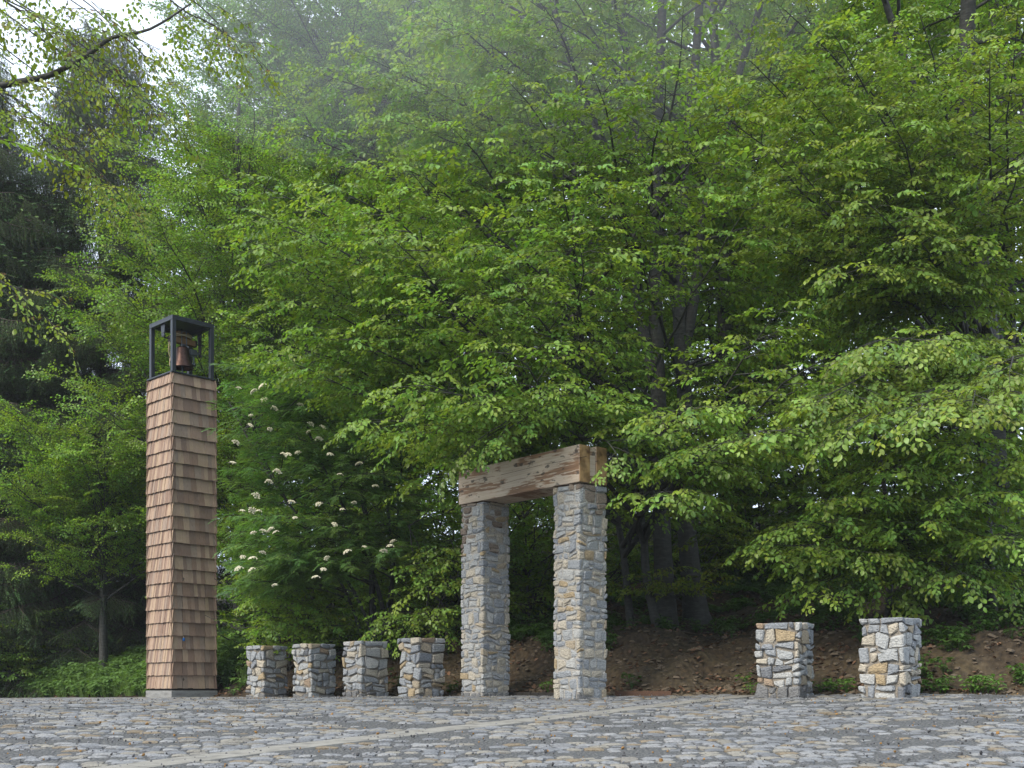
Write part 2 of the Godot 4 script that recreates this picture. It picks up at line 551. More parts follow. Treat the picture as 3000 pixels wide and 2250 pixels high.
# ------------------------------------------------------------------ ground
func build_ground() -> void:
	# earth and forest floor, one sheet to the horizon
	var xs := PackedFloat32Array()
	var ds := PackedFloat32Array()
	var a := -15.0
	while a < 10.0:
		xs.push_back(a)
		a += 0.16
	var step := 0.3
	while a < 160.0:
		xs.push_back(a)
		a += step
		step *= 1.25
	a = -15.2
	step = 0.3
	while a > -160.0:
		xs.insert(0, a)
		a -= step
		step *= 1.25
	a = 12.0
	while a < 30.0:
		ds.push_back(a)
		a += 0.16
	step = 0.3
	while a < 220.0:
		ds.push_back(a)
		a += step
		step *= 1.2
	a = 11.6
	step = 0.6
	while a > -60.0:
		ds.insert(0, a)
		a -= step
		step *= 1.4
	var b := MB.new()
	for d in ds:
		for x in xs:
			var p := on_land(x, d)
			if d < edge(x) - 0.3:
				p.y -= 0.03
			b.v.push_back(p)
			b.n.push_back(Vector3.UP)
			# colour of the soil itself: ochre subsoil where the bank was cut, dark humus elsewhere
			var e := (d - edge(x)) * 0.72
			var cut := (1.0 - smoothstep(0.5, 1.6, e + NZ.get_noise_2d(x * 30.0, d * 30.0) * 1.6)) * smoothstep(-5.0, -3.0, x)
			cut = maxf(cut, smoothstep(1.7, 2.4, x) * (1.0 - smoothstep(3.6, 5.0, x)) * (1.0 - smoothstep(1.2, 2.6, e + NZ.get_noise_2d(x * 30.0, d * 30.0) * 1.5)))
			b.c.push_back(Color(0.72, 0.69, 0.67).lerp(Color(1.5, 1.3, 1.06), cut * (0.6 + 0.5 * NZ.get_noise_2d(x * 60.0 + 9.0, d * 60.0))))
	var w := xs.size()
	for j in ds.size() - 1:
		for i in w - 1:
			var k := j * w + i
			b.idx.append_array(PackedInt32Array([k, k + w, k + 1, k + 1, k + w, k + w + 1]))
	b.smooth_from(0, 0)
	structure("forest_floor", b.mesh(M.soil), "dark brown earth bank and forest floor behind the paved square", "ground")

	# bed of grit under the setts
	b = MB.new()
	var cols := 90
	var rows := 80
	for j in rows + 1:
		for i in cols + 1:
			var x := lerpf(-26.0, 13.0, float(i) / cols)
			var d := lerpf(-14.0, edge(x), 1.0 - pow(1.0 - float(j) / rows, 1.6))
			b.v.push_back(Vector3(x, pave(x, d) + NZ.get_noise_2d(x * 30.0, d * 30.0) * 0.012, -d))
			b.n.push_back(Vector3.UP)
			b.c.push_back(Color.WHITE)
	for j in rows:
		for i in cols:
			var k := j * (cols + 1) + i
			b.idx.append_array(PackedInt32Array([k, k + cols + 1, k + 1, k + 1, k + cols + 1, k + cols + 2]))
	b.smooth_from(0, 0)
	var pavement := structure("pavement", b.mesh(M.grit), "square paved with worn grey stone setts in dark grit", "pavement")

	# setts: rounded worn blocks of unit size, scaled to each place
	var blocks := []
	for k in 6:
		blocks.append(sett_mesh())
	var all := []
	var s0 := Vector2(-3.34, 9.05)
	var dir := Vector2(0.717, 0.697).normalized()
	for zone in 2:
		var th := deg_to_rad(2.0) if zone == 0 else deg_to_rad(9.0)
		for r in range(-40, 330):
			var u := -22.0
			var tall := 0.118
			while u < 16.0:
				var wide := rf(0.11, 0.22)
				u += wide * 0.5
				var vv := r * tall + NZ.get_noise_2d(u * 6.0, zone * 50.0) * 0.5 + rf(-0.01, 0.01)
				var x := u * cos(th) - vv * sin(th)
				var d := u * sin(th) + vv * cos(th)
				u += wide * 0.5 + 0.012
				if d < 6.5 or d > edge(x) - 0.06 or absf(x) > 0.45 * d + 0.6 or (EYE - pave(x, d)) / d * F > 270.0:
					continue
				var off := (Vector2(x, d) - s0).cross(dir)
				if (off > 0.0) != (zone == 0) or absf(off) < 0.21:
					continue
				var cover := NZ.get_noise_2d(x * 10.0 + 31.0, d * 34.0) + rf(-0.13, 0.13)
				if cover > 0.2:
					continue
				all.append([d, x, wide, tall, th + rf(-0.09, 0.09), rf(-0.006, 0.006) - maxf(0.0, cover) * 0.05])
	all.sort_custom(func(p, q): return p[0] < q[0])
	var where := [[], [], [], [], [], []]
	var tint := [PackedColorArray(), PackedColorArray(), PackedColorArray(), PackedColorArray(), PackedColorArray(), PackedColorArray()]
	var single := 0
	for s in all:
		var x: float = s[1]
		var d: float = s[0]
		var v := R.randi() % 6
		var y: float = pave(x, d) + 0.004 + s[5]
		var slope := (pave(x, d + 0.2) - pave(x, d - 0.2)) / 0.4
		var bs := Basis(Vector3.UP, s[4]) * Basis(Vector3.RIGHT, atan(slope) + rf(-0.03, 0.03)) * Basis(Vector3.BACK, rf(-0.04, 0.04))
		bs = bs.scaled_local(Vector3(s[2] * rf(0.9, 0.99), 1.0, s[3] * rf(0.8, 0.95)))
		var t := Transform3D(bs, Vector3(x, y, -d))
		var tints := sett_tints()
		var pick := [0, 0, 0, 1, 1, 2, 2, 2, 3, 4, 4, 5, 6][R.randi() % 13] as int
		if single < 300 and absf(x) < 0.43 * d and (EYE - pave(x, d)) / d * F < 228.0:
			single += 1
			var o := part("sett", blocks[v], pavement, M.setts[pick])
			o.transform = t
			continue
		where[v].append(t)
		var q := rf(0.8, 1.12)
		var cc: Color = tints[pick]
		tint[v].push_back(Color(cc.r * q, cc.g * q, cc.b * q))
	for v in 6:
		scatter("setts", blocks[v], where[v], tint[v], pavement)
	print("setts ", all.size())

	# concrete drain strip that crosses the square towards the gateway stubs
	b = MB.new()
	var nrm := Vector2(dir.y, -dir.x)
	var along := 0.0
	var prev := []
	while along < 11.2:
		var p := s0 + dir * (along - 1.6)
		if p.y > edge(p.x) - 0.1:
			break
		var cur := []
		for q in [[-0.17, -0.03], [-0.165, 0.011], [-0.06, 0.016], [0.06, 0.016], [0.165, 0.011], [0.17, -0.03]]:
			var g: Vector2 = p + nrm * (q[0] as float)
			cur.append(Vector3(g.x, pave(g.x, g.y) + q[1] + NZ.get_noise_2d(g.x * 50.0, g.y * 50.0) * 0.006, -g.y))
		if prev:
			for k in 5:
				b.quad(prev[k], cur[k], cur[k + 1], prev[k + 1])
		prev = cur
		along += 0.25
	structure("concrete_strip", b.mesh(M.strip), "smooth pale concrete strip running diagonally across the setts", "paving strip")

	# loose grit, dark chips and orange bud scales on the setts
	b = MB.new()
	b.hexa([Vector3(-.5, -.3, -.4), Vector3(.5, -.4, -.5), Vector3(-.4, .4, -.5), Vector3(.3, .5, -.3), Vector3(-.6, -.3, .5), Vector3(.5, -.5, .4), Vector3(-.3, .4, .3), Vector3(.4, .3, .5)], 0.12)
	var chip_mat := mat("chip", Color.WHITE, 0.9)
	chip_mat.vertex_color_use_as_albedo = true
	var chip := b.mesh(chip_mat)
	var cw := []
	var ct := PackedColorArray()
	for k in 9000:
		var d := rf(7.4, 20.0)
		var x := rf(-0.46, 0.46) * d
		if d > edge(x) - 0.1:
			continue
		if NZ.get_noise_2d(x * 10.0 + 31.0, d * 34.0) < rf(-0.5, 0.35):
			continue
		var s := rf(0.006, 0.02) * (1.0 if R.randf() < 0.9 else 1.7)
		cw.append(Transform3D(Basis.from_euler(rv() * PI).scaled_local(Vector3(s, s * 0.7, s)), Vector3(x, pave(x, d) + 0.014 + s * 0.2, -d)))
		var g := rf(0.03, 0.2)
		ct.push_back(Color(0.22, 0.12, 0.04) if R.randf() < 0.1 else Color(g, g, g * 1.05))
	scatter("loose_grit", chip, cw, ct, pavement)

	# low edging between paving and bank
	for e in [[-0.05, 17.72, 0.72, 17.05, "dark boards", "low dark timber edging between the two gateway pillars"], [1.42, 16.5, 2.15, 16.08, "rust", "low rusty steel edging beside the gateway's right pillar"]]:
		var p0 := Vector2(e[0], e[1])
		var p1 := Vector2(e[2], e[3])
		var ln := (p1 - p0).length()
		var o := thing("edging_strip", e[5], "edging", Vector3(p0.x, pave(p0.x, p0.y) - 0.02, -p0.y), atan2(p1.y - p0.y, p1.x - p0.x))
		var n := 7 if e[4] == "dark boards" else 1
		for k in n:
			b = MB.new()
			b.box(Vector3(ln * k / n + 0.003, 0, -0.015), Vector3(ln * (k + 1) / n - 0.003, 0.085 + rf(0, 0.008), 0.015), 0.004)
			part("board" if n > 1 else "steel_plate", b.mesh(M.black if n > 1 else M.rust), o)


func sett_mesh() -> ArrayMesh:
	var b := MB.new()
	var n := 5
	for j in n:
		for i in n:
			var x := (float(i) / (n - 1) - 0.5) * 0.98
			var z := (float(j) / (n - 1) - 0.5) * 0.98
			var ex := maxf(absf(x), absf(z)) * 2.0
			var cr := absf(x) * absf(z) * 4.0
			var y := 0.011 - 0.009 * pow(ex, 5.0) - 0.004 * cr * cr + rf(-0.002, 0.002)
			var pull := 1.0 - 0.035 * cr
			b.v.push_back(Vector3(x * pull + rf(-.03, .03), y, z * pull + rf(-.03, .03)))
			b.n.push_back(Vector3.UP)
			b.c.push_back(Color.WHITE)
	for j in n - 1:
		for i in n - 1:
			var k := j * n + i
			b.idx.append_array(PackedInt32Array([k, k + 1, k + n, k + 1, k + n + 1, k + n]))
	b.smooth_from(0, 0)
	# sides
	var ring := []
	for i in n:
		ring.append(i)
	for j in range(1, n):
		ring.append(j * n + n - 1)
	for i in range(n - 2, -1, -1):
		ring.append((n - 1) * n + i)
	for j in range(n - 2, 0, -1):
		ring.append(j * n)
	var first := b.v.size()
	var fi := b.idx.size()
	for k in ring:
		var p: Vector3 = b.v[k]
		for y in [0.0, -0.06]:
			b.v.push_back(Vector3(p.x * (1.0 if y == 0.0 else 1.03), p.y + y, p.z * (1.0 if y == 0.0 else 1.03)))
			b.n.push_back(Vector3.UP)
			b.c.push_back(Color.WHITE)
	for k in ring.size():
		var p := first + k * 2
		var q := first + ((k + 1) % ring.size()) * 2
		b.idx.append_array(PackedInt32Array([p, p + 1, q, q, p + 1, q + 1]))
	b.smooth_from(first, fi)
	for i in range(first, b.v.size()):
		if b.n[i].dot(Vector3(b.v[i].x, 0, b.v[i].z)) < 0.0:
			b.n[i] = -b.n[i]
	return b.mesh(M.sett)


# ------------------------------------------------------------------ bell tower
func build_tower() -> void:
	var c := Vector2(-6.47, 23.4)
	var y0 := pave(c.x, c.y) - 0.02
	var t := thing("bell_tower", "slender square tower clad in brown wooden shingles with black steel bell frame", "bell tower", Vector3(c.x, y0, -c.y), deg_to_rad(45))
	var b := MB.new()
	b.box(Vector3(-0.5, 0, -0.5), Vector3(0.5, 0.165, 0.5), 0.008)
	part("concrete_plinth", b.mesh(M.concrete), t)
	b = MB.new()
	b.box(Vector3(-0.44, 0.165, -0.44), Vector3(0.44, 6.2, 0.44))
	part("core", b.mesh(M.black), t)
	# courses
	var row := 0.2533
	var bottom := 0.205
	var rows := 24
	var top := 6.23
	var widths := [0.05, 0.06, 0.07, 0.08, 0.09, 0.105, 0.12, 0.14]
	var shapes := {}
	for w in widths:
		var vs := []
		for k in 3:
			vs.append(shingle(w, row + 0.035))
		shapes[w] = vs
	var rest := [MB.new(), MB.new(), MB.new(), MB.new(), MB.new(), MB.new()]
	for r in rows:
		var y := bottom + r * row
		var high := minf(row + 0.035, top - y)
		# right-hand visible face, one object to each shingle
		var cuts := [-0.497, 0.497]
		if r < 9:
			cuts = [-0.497, -0.252, 0.232, 0.497]
		for part_ in cuts.size() - 1:
			var a: float = cuts[part_] + (0.004 if part_ else 0.0)
			var e: float = cuts[part_ + 1] - (0.004 if part_ < cuts.size() - 2 else 0.0)
			var list := []
			var sum := 0.0
			while sum < e - a - 0.04:
				var w: float = widths[2 + R.randi() % 6]
				list.append(w)
				sum += w
			var k := (e - a) / sum
			var u := a
			for w in list:
				var real: float = w * k
				if r == rows - 1:
					var m := MB.new()
					shingle_into(m, real, high)
					var o := part("shingle", m.mesh(M.shingles[R.randi() % 6]), t)
					o.position = Vector3(u + real * 0.5, y, 0.478)
				else:
					var o := part("shingle", shapes[w][R.randi() % 3], t, M.shingles[R.randi() % 6])
					o.position = Vector3(u + real * 0.5, y + rf(-0.006, 0.005), 0.478 + rf(-0.003, 0.005))
					o.scale = Vector3(k * 0.985, 1, 1)
				u += real
		# the other three faces: narrow split shingles, told apart only as texture of the wall
		for f in [1, 2, 3]:
			var u := -0.497
			while u < 0.497:
				var w := minf(rf(0.03, 0.075) if f == 1 else rf(0.06, 0.12), 0.497 - u)
				if 0.497 - u - w < 0.025:
					w = 0.497 - u
				var m := MB.new()
				shingle_into(m, w * 0.965, high - rf(0.0, 0.006), rf(0.6, 1.9) if f == 1 else 1.0)
				var x := Transform3D(Basis(Vector3.UP, -PI / 2 * f), Vector3.ZERO) * Transform3D(Basis(Vector3.RIGHT, rf(-0.012, 0.012) if f == 1 else 0.0), Vector3(u + w * 0.5, y + rf(-0.004, 0.004), 0.478 + (rf(-0.004, 0.005) if f == 1 else 0.0)))
				var into: MB = rest[R.randi() % 6]
				var k0 := into.v.size()
				for i in m.v.size():
					into.v.push_back(x * m.v[i])
					into.n.push_back(x.basis * m.n[i])
					into.c.push_back(Color.WHITE)
				for i in m.idx:
					into.idx.push_back(k0 + i)
				u += w
	var am := ArrayMesh.new()
	for k in 6:
		(rest[k] as MB).surface(am, M.shingles[k])
	part("split_shingles", am, t, null, true)
	# door furniture
	for y in [0.38, 2.3]:
		b = MB.new()
		b.box(Vector3(-0.275, y, 0.505), Vector3(-0.225, y + 0.008, 0.515))
		b.box(Vector3(-0.256, y - 0.03, 0.503), Vector3(-0.248, y + 0.03, 0.513))
		part("hinge", b.mesh(M.black), t)
	# frame
	var deck := top
	b = MB.new()
	b.box(Vector3(-0.487, deck, -0.487), Vector3(0.487, deck + 0.03, 0.487), 0.004)
	part("deck_plate", b.mesh(M.steel), t)
	var hi := deck + 1.1
	var s := 0.45
	var p := 0.08
	for sx in [-1, 1]:
		for sz in [-1, 1]:
			b = MB.new()
			b.box(Vector3(minf(sx * s, sx * (s - p)), deck + 0.03, minf(sz * s, sz * (s - p))), Vector3(maxf(sx * s, sx * (s - p)), hi - p, maxf(sz * s, sz * (s - p))), 0.005)
			part("post", b.mesh(M.steel), t)
	for sgn in [-1, 1]:
		b = MB.new()
		b.box(Vector3(-s, hi - p, minf(sgn * s, sgn * (s - p))), Vector3(s, hi, maxf(sgn * s, sgn * (s - p))), 0.005)
		part("top_beam", b.mesh(M.steel), t)
		b = MB.new()
		b.box(Vector3(minf(sgn * (s - .0005), sgn * (s - p)), hi - p, -s + p), Vector3(maxf(sgn * (s - .0005), sgn * (s - p)), hi, s - p), 0.005)
		part("top_beam", b.mesh(M.steel), t)
	b = MB.new()
	b.box(Vector3(-s + 0.002, hi, -s + 0.002), Vector3(s - 0.002, hi + 0.008, s - 0.002))
	part("roof_plate", b.mesh(M.steel), t)
	# hangers, tapered plates on the left beam and on the one opposite
	var axle := hi - 0.27
	for sx in [-1, 1]:
		b = MB.new()
		var x0: float = sx * (s - 0.055)
		var q := []
		for k in 8:
			var low := (k & 2) == 0
			q.append(Vector3(x0 + (0.012 if k & 1 else -0.012), axle - 0.05 if low else hi - p, (0.045 if low else 0.08) * (1 if k & 4 else -1)))
		b.hexa(q, 0.003)
		var h := part("hanger", b.mesh(M.steel), t)
		for k in 4:
			b = MB.new()
			b.blob(Vector3(x0 + sx * 0.015, axle + (0.028 if k & 1 else -0.028), 0.022 * (1 if k & 2 else -1)), Vector3(0.01, 0.008, 0.008))
			part("bolt", b.mesh(M.black), h)
	# the bell on its yoke
	var bell := thing("bell", "small brown bronze bell hanging from a wooden yoke inside the tower's frame", "bell", t.transform * Vector3(0.02, axle, 0), deg_to_rad(45))
	b = MB.new()
	b.box(Vector3(-0.27, -0.11, -0.05), Vector3(0.27, 0.0, 0.05), 0.01)
	var yoke := part("yoke", b.mesh(M.yoke), bell)
	b = MB.new()
	var arch := []
	for k in 8:
		arch.append(Vector3((0.13 if k & 2 else 0.18) * (1 if k & 1 else -1), 0.135 if k & 2 else 0.002, 0.045 * (1 if k & 4 else -1)))
	b.hexa(arch, 0.02)
	part("yoke_block", b.mesh(M.yoke), yoke)
	for sx in [-0.05, 0.05]:
		b = MB.new()
		b.tube(PackedVector3Array([Vector3(sx, -0.17, 0.058), Vector3(sx, 0.16, 0.058)]), PackedFloat32Array([0.01, 0.01]), 6)
		b.blob(Vector3(sx, 0.16, 0.045), Vector3(0.018, 0.018, 0.018))
		part("strap_bolt", b.mesh(M.iron), yoke)
	b = MB.new()
	for k in 5:
		var pts := PackedVector3Array()
		var rr := PackedFloat32Array()
		for j in 17:
			var a := TAU * j / 16.0
			pts.push_back(Vector3(sin(a) * 0.19, 0.03 + k * 0.011 + cos(a * 2.0 + k) * 0.016, cos(a) * (0.075 + 0.004 * (k % 2))))
			rr.push_back(0.009)
		b.tube(pts, rr, 5)
	part("rope_coil", b.mesh(M.rope), bell)
	b = MB.new()
	for k in 3:
		var pts := PackedVector3Array()
		var rr := PackedFloat32Array()
		for j in 9:
			pts.push_back(Vector3(-0.3 + sin(j * 0.9 + k * 2.0) * 0.02 + k * 0.012, 0.0 - j * (0.05 + k * 0.012), 0.02 + cos(j * 1.3 + k) * 0.015))
			rr.push_back(0.008)
		b.tube(pts, rr, 5)
	part("rope_end", b.mesh(M.rope), bell)
	b = MB.new()
	for sx in [-1, 1]:
		b.tube(PackedVector3Array([Vector3(sx * 0.26, -0.055, 0), Vector3(sx * 0.39, -0.055, 0)]), PackedFloat32Array([0.014, 0.014]), 8)
		b.box(Vector3(sx * 0.275 - 0.02, -0.115, -0.054), Vector3(sx * 0.275 + 0.012, 0.005, 0.054), 0.003)
	part("axle", b.mesh(M.black), bell)
	b = MB.new()
	var prof := []
	for q in [[0.0, -0.165], [0.06, -0.166], [0.1, -0.175], [0.108, -0.2], [0.112, -0.27], [0.122, -0.35], [0.142, -0.42], [0.17, -0.48], [0.185, -0.515], [0.183, -0.527], [0.165, -0.52], [0.13, -0.42], [0.1, -0.28], [0.0, -0.2]]:
		prof.append(Vector2(q[0] * 1.15, -0.165 + (q[1] + 0.165) * 1.15))
	b.lathe(prof, 32)
	var body := part("bell_body", b.mesh(M.bronze), bell)
	b = MB.new()
	for k in 3:
		var tm := Vector3(0.03 + k * 0.018, -0.29 - k * 0.012, 0)
		var zz := sqrt(maxf(0.0, 0.118 * 0.118 - tm.x * tm.x)) + 0.003
		b.box(Vector3(tm.x - 0.004, tm.y - 0.014, zz - 0.004), Vector3(tm.x + 0.003, tm.y + 0.014, zz + 0.004))
		b.box(Vector3(tm.x, tm.y + 0.006 - (k % 2) * 0.01, zz - 0.006), Vector3(tm.x + 0.012, tm.y + 0.012 - (k % 2) * 0.01, zz + 0.003))
	part("raised_letters", b.mesh(M.gilt), body)
	b = MB.new()
	b.lathe([Vector2(0.0, -0.1), Vector2(0.05, -0.11), Vector2(0.055, -0.14), Vector2(0.035, -0.17), Vector2(0, -0.17)], 12)
	part("crown_staple", b.mesh(M.iron), bell)
	b = MB.new()
	b.lathe([Vector2(0, -0.2), Vector2(0.012, -0.2), Vector2(0.013, -0.5), Vector2(0.02, -0.53), Vector2(0.02, -0.62), Vector2(0.012, -0.7), Vector2(0, -0.7)], 10)
	part("clapper", b.mesh(M.iron), bell)
	# electric striker
	var st := thing("bell_striker", "dark grey electric striker hammer beside the bell in the steel frame", "striker", t.transform * Vector3(0.33, axle - 0.2, 0.02), deg_to_rad(45))
	b = MB.new()
	b.box(Vector3(0.04, -0.1, -0.04), Vector3(0.075, 0.3, 0.04), 0.005)
	part("mounting_arm", b.mesh(M.black), st)
	b = MB.new()
	b.box(Vector3(-0.17, -0.1, -0.05), Vector3(-0.02, 0.02, 0.05), 0.012)
	b.box(Vector3(-0.02, -0.06, -0.025), Vector3(0.045, -0.02, 0.025))
	part("coil_housing", b.mesh(M.iron), st)
	b = MB.new()
	b.tube(PackedVector3Array([Vector3(-0.08, -0.1, 0), Vector3(-0.075, -0.25, 0)]), PackedFloat32Array([0.018, 0.014]), 8, Color.WHITE, true)
	b.lathe([Vector2(0, 0.045), Vector2(0.032, 0.03), Vector2(0.045, 0.0), Vector2(0.032, -0.03), Vector2(0, -0.045)], 12, Vector3(-0.072, -0.27, 0))
	part("hammer", b.mesh(M.iron), st)
	# padlock on the door
	var pl := thing("padlock", "small blue padlock on the shingled tower's door seam", "padlock", t.transform * Vector3(-0.25, 1.16, 0.512), deg_to_rad(45))
	b = MB.new()
	b.box(Vector3(-0.022, -0.045, 0), Vector3(0.022, 0.012, 0.022), 0.005)
	part("lock_body", b.mesh(M.blue), pl)
	b = MB.new()
	var pts := PackedVector3Array()
	var rr := PackedFloat32Array()
	for k in 9:
		var a := PI * k / 8.0
		pts.push_back(Vector3(cos(a) * 0.014, 0.012 + sin(a) * 0.03, 0.01))
		rr.push_back(0.004)
	b.tube(pts, rr, 6)
	part("shackle", b.mesh(M.bright_steel), pl)


func shingle(w: float, h: float) -> ArrayMesh:
	var b := MB.new()
	shingle_into(b, w, h)
	return b.mesh(M.shingles[0])


# a tapered shingle: origin at the middle of its lower edge, back against z = -0.03
func shingle_into(b: MB, w: float, h: float, fat := 1.0) -> void:
	var low := rf(-0.003, 0.003)
	var q := []
	for k in 8:
		var x := w * 0.5 * (1 if k & 1 else -1) + (rf(-0.001, 0.001))
		var up := (k & 2) != 0
		var front := (k & 4) != 0
		var z := 0.0
		if up:
			z = -0.026 if front else -0.034
		else:
			z = 0.009 + 0.004 * fat * rf(0.4, 1.6) if front else 0.002
		q.append(Vector3(x, h if up else low + rf(-0.002, 0.002), z))
	b.hexa(q, 0.0015 if fat != 1.0 else 0.0)


# ------------------------------------------------------------------ rubble masonry
# cells wrap round a box ax by az by high; origin at the middle of its foot
func masonry(o: Node3D, ax: float, az: float, high: float, look: Dictionary) -> void:
	seed_shift = rf(0, 500)
	var b := MB.new()
	var sink: float = look.get("sink", 0.012)
	b.box(Vector3(-ax / 2 + sink, -0.05, -az / 2 + sink), Vector3(ax / 2 - sink, high - 0.012, az / 2 - sink), 0.01)
	part("mortar_core", b.mesh(look.mortar), o)
	var around := 2.0 * (ax + az)
	var corner := [0.0, az, az + ax, 2 * az + ax, around]
	var y := 0.0
	var mid: float = look.course
	var back := MB.new()
	while y < high - 0.001:
		var tall := rf(0.6, 1.45) * mid
		var cap: float = look.get("cap", 0.0)
		if high - y < mid * 1.7 + cap:
			tall = high - y
			if cap > 0.0 and tall > cap * 1.4:
				tall -= cap
		var u := rf(-0.16, -0.07)
		var stop := u + around
		var cuts := [u]
		while true:
			u += rf(look.wide[0], look.wide[1]) * (1.25 if high - y - tall < 0.001 else 1.0)
			for c in corner:
				if absf(u - c) < 0.05:
					u = c + (0.055 if u > c else -0.055) + rf(-0.01, 0.01)
			if u > stop - 0.07:
				break
			if u > (cuts[-1] as float) + 0.04:
				cuts.append(u)
		cuts.append(stop)
		for k in cuts.size() - 1:
			var u0: float = cuts[k]
			var u1: float = cuts[k + 1]
			var inside := -1
			for c in 4:
				if u0 < corner[c] and u1 > corner[c]:
					inside = c
			if u0 < around and u1 > around:
				inside = 4
			var pieces := [[y, y + tall]]
			if tall > mid * 0.95 and R.randf() < (0.4 if inside < 0 else 0.22) and high - y - tall > 0.001:
				var s := y + tall * rf(0.38, 0.62)
				pieces = [[y, s], [s, y + tall]]
			for pc in pieces:
				stone(o, back, look, corner, inside, u0, u1, pc[0], pc[1], ax, az, high)
		y += tall
	if not back.v.is_empty():
		part("rear_stones", back.mesh(M.stones[0]), o, null, true)


var seed_shift := 0.0


func face_at(u: float, ax: float, az: float) -> Array:
	# [point on the face at height 0, direction of u, outward]
	if u < az:
		return [Vector3(-ax / 2, 0, -az / 2 + u), Vector3.BACK, Vector3.LEFT]
	if u < az + ax:
		return [Vector3(-ax / 2 + u - az, 0, az / 2), Vector3.RIGHT, Vector3.BACK]
	if u < 2 * az + ax:
		return [Vector3(ax / 2, 0, az / 2 - (u - az - ax)), Vector3.FORWARD, Vector3.RIGHT]
	return [Vector3(ax / 2 - (u - 2 * az - ax), 0, -az / 2), Vector3.LEFT, Vector3.FORWARD]


func stone(o: Node3D, back: MB, look: Dictionary, corner: Array, inside: int, u0: float, u1: float, y0: float, y1: float, ax: float, az: float, high: float) -> void:
	var j: float = look.joint
	var b := MB.new()
	var hidden := false
	var stand: float = rf(look.proud[0], look.proud[1])
	var away := 0.0
	if inside >= 0:
		var cu: float = corner[inside]
		var t1 := [Vector3.LEFT, Vector3.BACK, Vector3.RIGHT, Vector3.FORWARD, Vector3.LEFT][inside] as Vector3
		var t2 := [Vector3.BACK, Vector3.RIGHT, Vector3.FORWARD, Vector3.LEFT, Vector3.BACK][inside] as Vector3
		var c := [Vector3(-ax / 2, 0, -az / 2), Vector3(-ax / 2, 0, az / 2), Vector3(ax / 2, 0, az / 2), Vector3(ax / 2, 0, -az / 2), Vector3(-ax / 2, 0, -az / 2)][inside] as Vector3
		hidden = inside == 3
		var e1 := cu - u0 - j * 0.5
		var e2 := u1 - cu - j * 0.5
		var q := []
		for k in 8:
			var s1 := stand if k & 1 else -e1
			var s2 := e2 if k & 4 else -stand
			var yy := y1 - j * 0.5 if k & 2 else y0 + j * 0.5
			var jit := 0.014
			q.append(c + t1 * (s1 + rf(-jit, jit) * (0.6 if k & 1 else 1.0)) + t2 * (s2 + rf(-jit, jit) * (1.0 if k & 4 else 0.6)) + Vector3(0, yy + rf(-jit, jit) * (0.3 if yy > high - 0.05 else 0.8), 0))
		b.hexa(q, rf(0.008, 0.016))
	else:
		var um := (u0 + u1) * 0.5
		var turn_ := -corner[4] as float if um > corner[4] else (corner[4] as float if um < 0.0 else 0.0)
		um += turn_
		u0 += turn_
		u1 += turn_
		var fa := face_at(um, ax, az)
		hidden = um > az + ax
		var w := (u1 - u0 - j) * 0.5
		var h := (y1 - y0 - j) * 0.5
		var at: Vector3 = fa[0] + Vector3(0, (y0 + y1) * 0.5, 0)
		var tx: Vector3 = fa[1]
		var nn: Vector3 = fa[2]
		# outline: a rectangle with some corners cut and every point shifted
		var ring := []
		for k in 4:
			var sx := [-1, 1, 1, -1][k] as int
			var sy := [-1, -1, 1, 1][k] as int
			var lean := 0.012
			var cx := w * sx + rf(-lean, lean)
			var cy := h * sy + rf(-lean, lean)
			if R.randf() < 0.62:
				var cutx := rf(0.12, 0.55) * w
				var cuty := rf(0.12, 0.5) * h
				var first := [Vector2(cx, cy - sy * cuty), Vector2(cx - sx * cutx, cy)]
				if k % 2 == 1:
					first.reverse()
				if k == 0 or k == 2:
					ring.append_array(first)
				else:
					ring.append_array(first)
			else:
				ring.append(Vector2(cx, cy))
		var tilt := Vector2(rf(-0.1, 0.1), rf(-0.14, 0.14))
		var bev := minf(0.014, minf(w, h) * 0.35)
		var inner := []
		var outer := []
		var deep := []
		for p in ring:
			outer.append(at + tx * p.x + Vector3(0, p.y, 0) + nn * (stand - bev * 0.8 + rf(-0.002, 0.002)))
			deep.append(at + tx * p.x + Vector3(0, p.y, 0) - nn * 0.03)
			var p2: Vector2 = p - p.normalized() * bev * rf(0.8, 1.5)
			inner.append(at + tx * p2.x + Vector3(0, p2.y, 0) + nn * (stand + tilt.dot(p2) + rf(-0.002, 0.002)))
		var heart := at - nn * 0.02
		var peak := at + nn * (stand + rf(0.0, 0.008)) + tx * rf(-0.3, 0.3) * w + Vector3(0, rf(-0.3, 0.3) * h, 0)
		for k in ring.size():
			var k2 := (k + 1) % ring.size()
			b.out_quad(deep[k], deep[k2], outer[k2], outer[k], heart)
			b.out_quad(outer[k], outer[k2], inner[k2], inner[k], heart)
			b.out_tri(inner[k], inner[k2], peak, heart)
	var wave: float = look.get("wave", 0.03)
	# the courses waver: one smooth field shifts neighbouring stones alike
	for i in b.v.size():
		var p := b.v[i]
		var keep := smoothstep(0.0, 0.06, p.y) * smoothstep(0.0, 0.12, high - p.y)
		b.v[i] = p + Vector3(NZ.get_noise_3d(p.x * 70.0 + seed_shift, p.y * 90.0, p.z * 70.0) * wave, NZ.get_noise_3d(p.x * 80.0, p.y * 70.0 + 40.0 + seed_shift, p.z * 80.0) * (0.04 + wave * 1.1) * keep, NZ.get_noise_3d(p.x * 70.0, p.y * 90.0 + 90.0, p.z * 70.0 + seed_shift) * wave)
	if hidden and look.get("join_rear", false):
		var k0 := back.v.size()
		back.v.append_array(b.v)
		back.n.append_array(b.n)
		back.c.append_array(b.c)
		for i in b.idx:
			back.idx.push_back(k0 + i)
		return
	var m: Material = M.stones[look.palette[R.randi() % look.palette.size()]]
	var um2 := (u0 + u1) * 0.5
